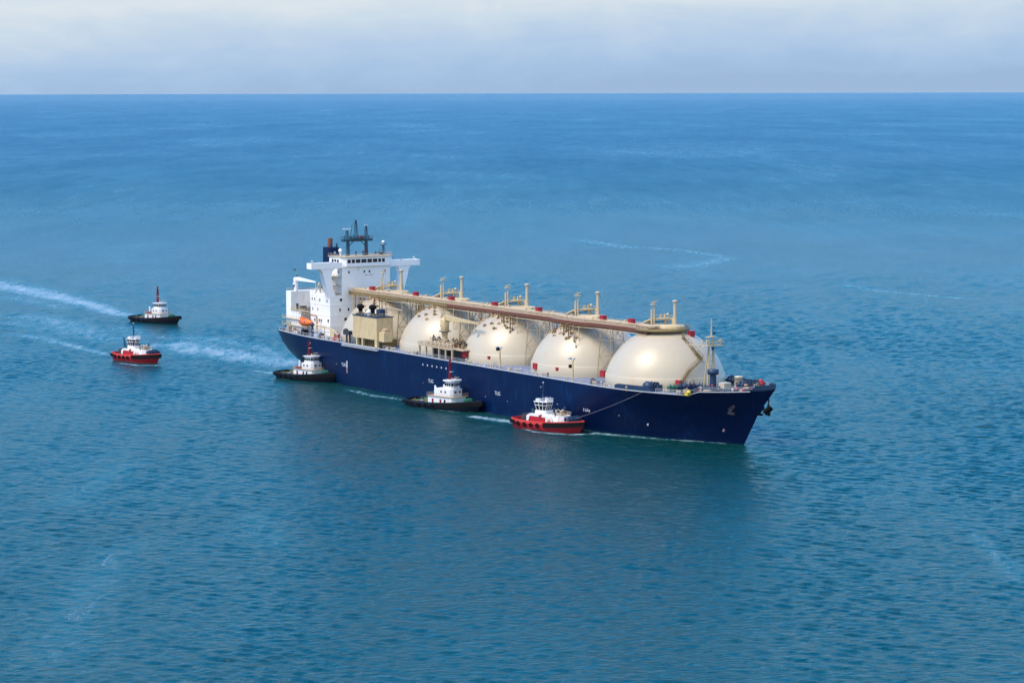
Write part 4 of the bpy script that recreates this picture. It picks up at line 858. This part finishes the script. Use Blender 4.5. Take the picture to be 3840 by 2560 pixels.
for k in range(30):   # small fittings along the side deck, between tanks and rail
    x = 92+k*5.3+rng.uniform(-1.5, 1.5); yy = -21.4+rng.uniform(0, 1.2)
    if 114 < x < 140 or x > 246 or abs(x-166.9) < 2 or abs(x-209.8) < 2: continue
    z = deck_z(x)-.45; b_ = MB(); s_ = rng.uniform(.4, .8)
    if k % 3 == 0: b_.box(x-s_, x+s_, yy-s_*.5, yy+s_*.5, z, z+s_*1.3); b_.tube((x, yy, z+s_), (x, yy, z+s_*2), .1)
    elif k % 3 == 1: b_.tube((x, yy, z), (x, yy, z+1.0), .25, n=8); b_.ball((x, yy, z+1.1), .4, n=8)
    else: b_.tube((x-1.6, yy, z+.5), (x+1.6, yy, z+.5), .16, n=6); b_.box(x-.2, x+.2, yy-.2, yy+.2, z, z+.5)
    b_.build(('deck_locker', 'ventilator', 'deck_pipe')[k % 3], (M_PALE, M_LETTER, M_RAIL, M_TAN, M_NAVY)[k % 5], ship)

# ------------------------------------------------------------------ lifeboat (hangs from its davits)
lb = thing('lifeboat', 'orange enclosed lifeboat hanging in davits beside the white bridge house', 'lifeboat', s2w(28.6, -19.8, 18.6), -PSI)
b_ = MB(); nL, nR = 20, 16; vs = []
for i in range(nL+1):
    u = -1+2*i/nL; w = (1-abs(u)**2.6)**.6 if abs(u) < 1 else 0.0
    for j in range(nR):
        a = 2*PI*j/nR; hy = 1.65*w*math.cos(a); hz = (1.45 if math.sin(a) > 0 else 1.25)*w**.7*math.sin(a)
        vs.append((u*4.9, hy, 1.4+hz+.25*u*u))
b_.add(vs, [(i*nR+j, i*nR+(j+1) % nR, (i+1)*nR+(j+1) % nR, (i+1)*nR+j) for i in range(nL) for j in range(nR)], True); b_.build('hull', M_ORANGE, lb)
b_ = MB(); b_.box(-3.4, -1.4, -.75, .75, 2.5, 3.3); b_.build('steering_cupola', M_ORANGE, lb, bevel=.15)
b_ = MB(); b_.tube((-4.6, -.0, 1.1), (4.6, 0, 1.1), .05); b_.lathe([(1.70, 1.28), (1.74, 1.34), (1.70, 1.4)], n=24, M=Matrix.Scale(2.72, 4, (1, 0, 0))); b_.build('fender_strake', M_RED, lb)
for x in (-2.4, -1.0, .4, 1.8): b_ = MB(); b_.box(x-.3, x+.3, -1.56, -1.40, 1.75, 2.15); b_.build('window', M_GLASS, lb)
b_ = MB()
for x in (-3.6, 3.6): b_.tube((x, 0, 2.2), (x, 0, 4.0), .12); b_.box(x-.2, x+.2, -.2, .2, 2.1, 2.8)
b_.build('lifting_hook', M_DARK, lb)

# ------------------------------------------------------------------ tugs
def tug_hull(parent, L, Bm, m, zs=1.5, zb=3.4, deck_m=None, bul=.9, bul_m=None, bow_m=None, split=.5):
    n = 36; hw = Bm/2
    def plan(u): # u 0 stern .. 1 bow
        a = min(1, (u/.16))**.5 if u < .16 else 1
        f = 1 if u < .52 else max(0, 1-((u-.52)/.48)**2.3)
        return hw*(.72+.28*a)*f if u < .16 else hw*f
    def sheer(u): return zs+(zb-zs)*max(0, (u-.35)/.65)**1.5+.25*max(0, (.25-u)/.25)
    xs = lambda u: -L/2+L*u
    rows = [(-1.2, .80, .93), (0, .90, .965), (.5, .97, .985), (1.0, 1, 1)]
    def pt(u, k, sd, top=0.0):
        zf, ws, ls = rows[k]; z = -1.2 if k == 0 else (0 if k == 1 else sheer(u)*zf+top)
        rk = (0.075, .055, .028, 0)[k]*L*max(0, (u-.6)/.4)**1.5
        return (xs(u)*ls-rk, sd*plan(u)*ws, z)
    U = [1-(1-i/n)**1.4 for i in range(n+1)]
    h_ = MB()
    for sd in (-1, 1):
        vs = [pt(u, k, sd) for k in range(4) for u in U]
        h_.add(vs, [(k*(n+1)+i, k*(n+1)+i+1, (k+1)*(n+1)+i+1, (k+1)*(n+1)+i) for k in range(3) for i in range(n)], True)
    tr_ = [pt(0, k, s) for k in range(4) for s in (-1, 1)]; h_.add(tr_, [(2*v, 2*v+1, 2*v+3, 2*v+2) for v in range(3)])
    ho = h_.build('hull', m, parent)
    d_ = MB(); k = n+1
    vs = [(xs(u)*.995, sd*plan(u)*.985, sheer(u)-.05) for u in U for sd in (-1, 1)]
    d_.add(vs, [(2*i, 2*i+1, 2*i+3, 2*i+2) for i in range(n)]); d_.build('deck', deck_m or M_GREEN, parent)
    # bulwark with thickness
    def bulw(u0, u1, mat, name, extra=0.0, out=0.0, zlo=0.0, parent_=parent):
        b_ = MB(); Us = [u for u in np.linspace(u0, u1, 28)]
        for sd in (-1, 1):
            for a, c in zip(Us[:-1], Us[1:]):
                def q(u, o, z): return (xs(u)+(o*1.0 if u > .93 else (-o if u < .05 else 0)), sd*max(0.0, plan(u)+o), sheer(u)+z)
                b_.add([q(a, out, zlo), q(c, out, zlo), q(c, out, bul+extra), q(a, out, bul+extra), q(a, -.22, zlo), q(c, -.22, zlo), q(c, -.22, bul+extra), q(a, -.22, bul+extra)], [(0, 1, 2, 3), (7, 6, 5, 4), (3, 2, 6, 7), (0, 4, 5, 1)])
        if u0 == 0: y = plan(0)+out; b_.box(-L/2-.1-out, -L/2+.12, -y, y, sheer(0)+zlo, sheer(0)+bul+extra)
        return b_.build(name, mat, parent_)
    bulw(0, 1, bul_m or m, 'bulwark')
    bulw(split, 1, M_BLACK, 'bow_fender', extra=-.30, out=.38, zlo=-.85)
    bulw(0, .10, M_BLACK, 'stern_fender', extra=-.5, out=.35, zlo=-.6)
    for u in (.16, .26, .36, .46) if split > .45 else (.15, .25, .35):
        for sd in (-1, 1):
            t_ = MB(); t_.torus((xs(u), sd*(plan(u)+.22), sheer(u)-.35), .55, .24, 'Y', 12, 6); t_.build('tyre_fender', M_BLACK, parent)
    return plan, sheer, xs
def tbox(parent, name, x0, x1, hw, z0, z1, m, taper=0.0, chx=0.0, hw1=None):
    b_ = MB(); hw1 = hw1 or hw; p0 = [(x0, -hw), (x1-chx, -hw), (x1, -hw+chx), (x1, hw-chx), (x1-chx, hw), (x0, hw)] if chx else [(x0, -hw), (x1, -hw), (x1, hw), (x0, hw)]
    t_ = taper; p1 = [(p[0]+(t_ if p[0] < (x0+x1)/2 else -t_*.3), p[1]*hw1/hw) for p in p0]
    b_.prism(p0, z0, z1, p1); return b_.build(name, m, parent, bevel=.05)
def twin(parent, kind, x, y, z, w, h_, ang=None):
    b_ = MB(); Mx = Matrix.Translation((x, y, z)) @ Matrix.Rotation(ang, 4, 'Z'); b_.box(-w/2, w/2, -.05, .05, -h_/2, h_/2, Mx); return b_.build(kind, M_GLASS, parent)
def ring_windows(parent, x0, x1, hw, ch, z, h_, front=4, side=3, gap=.22, skip_aft=False):
    L_ = x1-ch-x0; w = L_/side
    for k in range(side):
        for sd in (-1, 1): twin(parent, 'window', x0+w*(k+.5), sd*(hw+.03), z, w-gap, h_, 0)
    fw = 2*(hw-ch)/front
    for k in range(front): twin(parent, 'window', x1+.03, -(hw-ch)+fw*(k+.5), z, fw-gap, h_, PI/2)
    for sd in (-1, 1): twin(parent, 'window', x1-ch/2+.02, sd*(hw-ch/2+.02), z, ch*1.414-gap*1.1, h_, sd*-PI/4)
    if not skip_aft:
        for k in range(2): twin(parent, 'window', x0-.03, (k-.5)*hw, z, hw*.7, h_, PI/2)
def work_tug(label, loc, heading, L=31, Bm=9.6, k=1.0, mast_top=16.5, variant=0):
    T = thing('tugboat', label, 'tug', loc, heading, group='tugs escorting the tanker')
    plan, sheer, xs = tug_hull(T, L, Bm, M_TBLUE, 1.5, 3.2, M_GREEN, .8, M_TBLUE)
    d = 1.5
    z1 = d+2.5*k; z2 = z1+2.4*k; z3 = z2+2.3*k
    lo = tbox(T, 'deckhouse', -L*.16, L*.20, Bm*.33, d-.1, z1, M_TWHITE, chx=1.0)
    rfm = MB(); rfm.box(-L*.17, L*.205, -Bm*.36, Bm*.36, z1, z1+.12); rfm.rail([(-L*.17, -Bm*.35, z1+.12), (L*.2, -Bm*.35, z1+.12), (L*.2, Bm*.35, z1+.12), (-L*.17, Bm*.35, z1+.12), (-L*.17, -Bm*.35, z1+.12)], .95, .04, 1.4); rfm.build('boat_deck', M_TAN, T)
    mid = tbox(T, 'upper_house', -L*.03 if variant == 0 else -L*.08, L*.16, Bm*.27, z1+.12, z2, M_TWHITE, chx=.8)
    wx0, wx1, hw = (L*.0, L*.135, Bm*.225) if variant == 0 else (L*.045, L*.15, Bm*.21)
    wh = tbox(T, 'wheelhouse', wx0, wx1, hw, z2, z3, M_TWHITE, chx=.8)
    ring_windows(wh, wx0, wx1, hw, .8, z2+1.35*k, .85*k)
    rf_ = MB(); e = .35 if variant == 0 else .45; rf_.prism([(wx0-e, -hw-e), (wx1-.6+e*.5, -hw-e), (wx1+e, -hw+.6), (wx1+e, hw-.6), (wx1-.6+e*.5, hw+e), (wx0-e, hw+e)], z3, z3+.2+.25*variant); rf_.build('wheelhouse_roof', M_TWHITE, wh)
    for sd in (-1, 1):
        for q, x in enumerate((-L*.09, L*.02, L*.08)):
            o = MB(); o.box(x-.42, x+.42, sd*Bm*.33-.05, sd*Bm*.33+.05, d+.1, d+2.0); o.build('door' if q != 2 else 'porthole', M_TMAST if q != 2 else M_GLASS, lo)
        for x in (L*.01, L*.07): twin(mid, 'window', x, sd*(Bm*.27+.02), z1+1.5*k, .7, .6, 0)
    for y in (-Bm*.1, Bm*.1): twin(mid, 'window', L*.16+.02, y, z1+1.5*k, .8, .6, PI/2)
    ms = MB(); mx_ = wx0+.4
    for sy in (-.42, .42):
        for sx in (-.4, .4): ms.tube((mx_+sx, sy, z3), (mx_+sx*.45, sy*.5, mast_top-1.0), .14, .10, 6)
    kz = z3+.5
    while kz < mast_top-1: ms.tube((mx_-.3, -.35, kz), (mx_+.3, .35, kz+.5), .07, n=4); ms.tube((mx_+.3, -.35, kz), (mx_-.3, .35, kz+.5), .07, n=4); ms.box(mx_-.4, mx_+.4, -.42, .42, kz, kz+.06); kz += .8
    ms.box(mx_-.28, mx_+.28, -.2, .2, z3, mast_top-1.0)
    ms.tube((mx_, 0, mast_top-1), (mx_, 0, mast_top), .08); ms.box(mx_-.6, mx_+.6, -.7, .7, mast_top-2.3, mast_top-2.2); ms.box(mx_-.5, mx_+.5, -.6, .6, mast_top-1.1, mast_top-1.0)
    ms = ms.build('mast', M_TMAST, T)
    g = MB(); g.box(mx_+.3, mx_+.9, -.6, .6, z3+2.9, z3+3.15); g.ball((mx_+.5, 0, mast_top-1.6), .22); g.build('radar_scanner', M_LETTER, ms)
    g = MB(); g.tube((wx1-.8, .6, z3+.2), (wx1-.8, .6, z3+1.2), .08); g.box(wx1-1.0, wx1-.6, -.3, 1.5, z3+1.1, z3+1.3); g.ball((wx1-1.2, -1.1, z3+.75), .33); g.tube((wx0+1.2, 1.4, z3), (wx0+1.2, 1.4, z3+1.8), .05); g.build('roof_gear', M_PALE, wh)
    for sd in (-1, 1):
        f_ = MB(); f_.tube((-L*.09, sd*Bm*.2, z1), (-L*.09, sd*Bm*.2, z1+2.6*k), .5, .42, 10); f_.tube((-L*.09, sd*Bm*.2, z1+2.6*k), (-L*.10, sd*Bm*.2, z1+3.0*k), .3); f_.build('exhaust_stack', M_TWHITE, T)
    w = winch(-L*.27, 0, d, .75, M_GREEN, T, PI/2); w2 = winch(L*.30, 0, float(sheer(.8)), .75, M_GREEN, T, PI/2)
    g = MB()
    for x in (-L*.40, -L*.34): g.tube((x, -1.6, d), (x, -1.6, d+1.1), .22); g.tube((x, 1.6, d), (x, 1.6, d+1.1), .22)
    g.box(-L*.42, -L*.33, -2.6, -2.3, d, d+.7); g.tube((-L*.2, -2.2, d), (-L*.2, 2.2, d), .15); g.box(-L*.23, -L*.19, -2.6, -1.2, d, d+1.6); g.box(-L*.3, -L*.25, 1.4, 2.8, d, d+1.0); g.build('towing_gear', M_OLIVE, T)
    g = MB(); g.torus((-L*.36, 0, d+.25), .9, .22, 'Z'); g.torus((L*.37, 0, float(sheer(.87))+.2), .7, .2, 'Z'); g.build('rope_coil', M_ROPE, T)
    if variant:
        g = MB(); g.tube((-L*.12, -1.2, z1+1.0), (-L*.05, -1.2, z1+1.0), .9, n=12); g.build('life_raft', M_GREEN, T)
        g = MB(); g.ball((-L*.15, 1.2, z1+1.1), 1.1, 1.0, 1.1); g.build('covered_winch', M_GREEN, T)
    else:
        g = MB(); g.box(-L*.13, -L*.05, -Bm*.3, -Bm*.2, z1+.1, z1+.9); g.build('life_raft', M_TMAST, T)
    return T
def red_tug(label, loc, heading, L=29.5, Bm=10.2, mast_top=14.6, stacks=True):
    T = thing('tugboat', label, 'tug', loc, heading, group='tugs escorting the tanker')
    plan, sheer, xs = tug_hull(T, L, Bm, M_TRED, 1.9, 3.0, M_TRED, .95, M_TREDL, split=.55)
    d = 1.9
    lo = tbox(T, 'deckhouse', -L*.22, L*.03, Bm*.34, d-.1, d+2.3, M_TRED)
    fr = MB(); hw = Bm*.345
    fr.vprism([(-L*.265, d+2.3), (-L*.22, d+3.05), (-L*.02, d+3.0), (L*.06, d+2.6), (L*.06, d+2.2), (-L*.21, d+2.3)], -hw, hw)
    for sd in (-1, 1):
        fr.vprism([(-L*.265, d), (-L*.245, d), (-L*.215, d+2.35), (-L*.265, d+2.35)], sd*hw-.15, sd*hw+.15)
        fr.vprism([(L*.03, d), (L*.15, d), (L*.11, d+2.7), (L*.03, d+2.7)], sd*hw-.12, sd*hw+.12)
    fr.build('house_frame', M_TWHITE, T)
    fw = tbox(T, 'forward_house', L*.03, L*.245, Bm*.31, d-.1, d+3.0, M_TWHITE, chx=1.5, taper=.3, hw1=Bm*.25)
    for sd in (-1, 1): o = MB(); o.lathe([(0, 0), (.62, 0), (.62, .1), (0, .1)], M=Matrix.Translation((L*.085, sd*(Bm*.362), d+1.5)) @ Matrix.Rotation(-sd*PI/2, 4, 'X'), n=14); o.build('house_emblem', M_PALE, fw)
    for y in (-1.1, 1.1): twin(fw, 'window', L*.245, y, d+2.0, .9, .7, PI/2)
    z0 = d+3.0
    ped = tbox(T, 'wheelhouse_base', -L*.19, -L*.03, Bm*.19, z0-.1, z0+1.1, M_TWHITE, chx=.6, hw1=Bm*.2)
    wx0, wx1, hw = -L*.185, -L*.045, Bm*.2
    wh = MB(); zt = z0+3.7; zb = z0+1.0
    lowp = [(wx0+.4, -hw+.35), (wx1-1.0, -hw+.35), (wx1-.4, -hw+1.0), (wx1-.4, hw-1.0), (wx1-1.0, hw-.35), (wx0+.4, hw-.35)]
    topp = [(wx0-.2, -hw-.25), (wx1-.5, -hw-.25), (wx1+.5, -hw+.8), (wx1+.5, hw-.8), (wx1-.5, hw+.25), (wx0-.2, hw+.25)]
    wh.prism(lowp, zb, zt, topp); wh = wh.build('wheelhouse', M_GLASS, T, label='outward leaning glass wheelhouse with white frames')
    fm2 = MB()
    for a, c in zip(lowp, topp): fm2.tube((a[0], a[1], zb), (c[0], c[1], zt), .09, n=6)
    mid_ = [((a[0]*.35+c[0]*.65), (a[1]*.35+c[1]*.65)) for a, c in zip(lowp, topp)]
    for ps, z in ((lowp, zb), (mid_, zb+(zt-zb)*.62), (topp, zt)):
        for a, c in zip(ps, ps[1:]+ps[:1]): fm2.tube((a[0]*1.01, a[1]*1.02, z), (c[0]*1.01, c[1]*1.02, z), .10, n=6)
    for t_ in (.33, .66):
        a, c = lowp[3], lowp[2]; e, f_ = topp[3], topp[2]
        fm2.tube((a[0], a[1]*(1-t_)+c[1]*t_, zb), (e[0], e[1]*(1-t_)+f_[1]*t_, zt), .08, n=5)
    for sd in (-1, 1): fm2.tube(((wx0+wx1)/2-.3, sd*(hw-.33), zb), ((wx0+wx1)/2-.3, sd*(hw+.27), zt), .12, n=5)
    fm2.prism([(p[0]*1.03, p[1]*1.06) for p in topp], zt, zt+.2); fm2.box(wx0-.1, wx0+1.2, -hw*.9, hw*.9, zb+1.0, zt); fm2.build('window_frame', M_TWHITE, wh)
    g = MB(); g.rail([(p[0]*.9, p[1]*.95, zt+.2) for p in topp], .8, .05, .9); g.box(wx0+.2, wx0+1.3, -hw+.2, -hw+1.3, zt+.2, zt+1.0); g.box(wx1-1.2, wx1-.3, -.6, .8, zt+.2, zt+.9); g.tube((wx1-.8, 1.4, zt+.2), (wx1-.8, 1.4, zt+1.5), .06); g.ball((wx0+1.8, 1.3, zt+.7), .35); g.box(wx1-1.4, wx1-1.2, -1.4, .6, zt+1.1, zt+1.25); g.build('roof_gear', M_TWHITE, wh)
    ms = MB(); mx_ = wx0+1.5; ms.tube((mx_, 0, zt), (mx_, 0, mast_top-.3), .38, .15, 8); ms.lathe([(.9, 0), (.4, 1.4)], (mx_, 0, zt+.1), 8)
    for z in (zt+2.0, zt+3.2, mast_top-1.6): ms.tube((mx_, -.55, z), (mx_, .55, z), .09); ms.box(mx_-.3, mx_+.3, -.3, .3, z-.05, z+.15)
    ms = ms.build('mast', M_MASTB if stacks else M_NAVY, T)
    g = MB(); g.ball((mx_, 0, mast_top-.15), .26); g.ball((mx_-.2, -.9, mast_top-1.5), .18); g.build('masthead_light', M_LETTER, ms)
    for sd in (-1, 1):
        f_ = MB()
        if stacks:
            f_.tube((-L*.19, sd*Bm*.24, z0-.4), (-L*.25, sd*Bm*.26, z0+4.1), .38, .3, 8); f_.tube((-L*.245, sd*Bm*.26, z0+2.2), (-L*.235, sd*Bm*.26, z0-.4), .16)
        else: f_.tube((-L*.20, sd*Bm*.24, z0-.4), (-L*.21, sd*Bm*.24, z0+1.6), .42, .36, 10)
        f_.build('exhaust_stack', M_MASTB, T)
    for sd in (-1, 1): f_ = MB(); f_.tube((L*.17, sd*Bm*.26, d+.1), (L*.12, sd*Bm*.22, z0+2.0), .25, .22, 8); f_.ball((L*.12, sd*Bm*.22, z0+2.0), .4, n=8); f_.build('fire_monitor_post', M_NAVY, T)
    g = MB(); g.rail([(L*.06, -Bm*.24, z0), (L*.23, -Bm*.2, z0), (L*.23, Bm*.2, z0), (L*.06, Bm*.24, z0)], 1.0, .05, .9)
    for x, y in ((L*.10, -.9), (L*.13, 1.2), (L*.16, -.1), (L*.19, -1.3)): g.tube((x, y, z0), (x, y, z0+1.3), .3, n=8); g.ball((x, y, z0+1.3), .42, n=8)
    g.torus((L*.10, 0, z0+.9), .8, .1, 'Y', 14, 5); g.build('foredeck_gear', M_PALE, T)
    winch(L*.33, 0, float(sheer(.83)), 1.05, M_NAVY, T, PI/2)
    g = MB(); g.box(-L*.40, -L*.285, -Bm*.22, Bm*.22, d, d+1.9); g.tube((-L*.34, -Bm*.26, d+1.7), (-L*.34, Bm*.26, d+1.7), 1.0, n=14); g.box(-L*.30, -L*.27, -1.2, 1.2, d, d+3.0); g.build('towing_winch', M_DARK, T)
    g = MB(); g.tube((-L*.06, -Bm*.355, d+2.2), (-L*.03, -Bm*.355, d+3.2), .16); g.box(-L*.07, -L*.04, -Bm*.37, -Bm*.34, d+2.2, d+2.9); g.build('side_light', M_RED, T)
    g = MB(); g.vprism([(L*.09, z0), (L*.22, z0), (L*.16, z0+.6)], -.8, .8); g.build('raft_cover', M_OLIVE if stacks else M_PALE, T)
    return T
work_tug('dark blue and white tug with tall red mast sailing alone farthest from the tanker', (-164.5, 1194.5, 0), R(-41), L=32, Bm=10, k=1.05, mast_top=17.4, variant=0)
red_tug('red tug with slender dark mast sailing free behind the tanker', (-148, 1020.5, 0), R(-44), L=26.5, Bm=9.8, mast_top=14.9, stacks=True)
c_ = s2w(41.5, -25.6); work_tug('white tug with short red mast and green aft deck pressed under the tanker\'s stern', (c_.x, c_.y, 0), -PSI+R(13), L=31, Bm=9.8, k=1.03, mast_top=15.2, variant=0)
c_ = s2w(144.6, -28.6); work_tug('white tug with wide wheelhouse roof and green gear pushing amidships', (c_.x, c_.y, 0), -PSI+R(13), L=34, Bm=10.4, k=1.12, mast_top=17.6, variant=1)
c_ = s2w(209.6, -29.2); TE = red_tug('red tug with red side panel pushing near the tanker\'s bow, tow line out', (c_.x, c_.y, 0), -PSI+R(12), L=28.5, Bm=10.6, mast_top=14.7, stacks=False)

# tow line from the red tug's bow up to the tanker's fairlead
a_ = TE.matrix_basis @ Vector((9.6, .5, 4.2)); e_ = s2w(*edge(246.5, -1, -.05)) + Vector((0, 0, .1))
tl = MB(); pts = []
for i in range(17):
    u = i/16; p = a_.lerp(e_, u); p.z -= .45*math.sin(PI*u); pts.append(p)
tl.path(pts, .04, 6); tl = tl.build('tow_line', M_ROPE); tl['label'] = 'thin pale rope rising from the red tug up to the tanker\'s deck edge'; tl['category'] = 'rope'

# small dark bird gliding over the water
bd = MB(); X0 = Vector((-148, 1043, 30)); 
bd.add([X0+Vector(v) for v in ((-.30, 0, 0), (-.10, -.06, .05), (.12, -.06, .04), (.34, 0, 0), (.12, .06, .04), (-.10, .06, .05), (0, 0, -.07))], [(0, 1, 5), (1, 2, 4, 5), (2, 3, 4), (0, 6, 1), (1, 6, 2), (2, 6, 3), (3, 6, 4), (4, 6, 5), (5, 6, 0)], True)
for sd in (-1, 1): bd.add([X0+Vector(v) for v in ((-.08, 0, .04), (.12, 0, .04), (.20, sd*.45, .22), (.08, sd*.42, .22), (.30, sd*.95, .10), (.02, 0, .01), (.13, sd*.43, .19))], [(0, 1, 2, 3), (3, 2, 4), (5, 6, 2, 1), (0, 3, 6, 5), (6, 4, 2), (3, 4, 6)])
bd = bd.build('bird', M_BIRD); bd['label'] = 'tiny dark bird gliding above the sea beyond the red tug'; bd['category'] = 'bird'

bd['group'] = 'birds over the sea'; b2 = bd.copy(); COL.objects.link(b2)
b2.location = (Vector((218.9, 1166, 40))-X0); b2['label'] = 'tiny dark bird far out to the right over open sea'

# ------------------------------------------------------------------ haze: thin sea air, even density
hz = MB(); hz.box(-30000, 30000, -3000, 45000, -2, 112); hz = hz.build('haze', bpy.data.materials.new('sea_haze')); hz['kind'] = 'stuff'; hz['label'] = 'thin pale haze lying over the sea towards the horizon'
hm_ = hz.data.materials[0]; hm_.use_nodes = True; t = hm_.node_tree; t.nodes.clear()
vo = nd(t, 'ShaderNodeVolumePrincipled'); vo.inputs['Color'].default_value = (0.88, 0.90, 0.95, 1); vo.inputs['Density'].default_value = 0.000004; vo.inputs['Anisotropy'].default_value = 0.1
om = nd(t, 'ShaderNodeOutputMaterial'); lk(t, vo.outputs[0], om.inputs['Volume'])
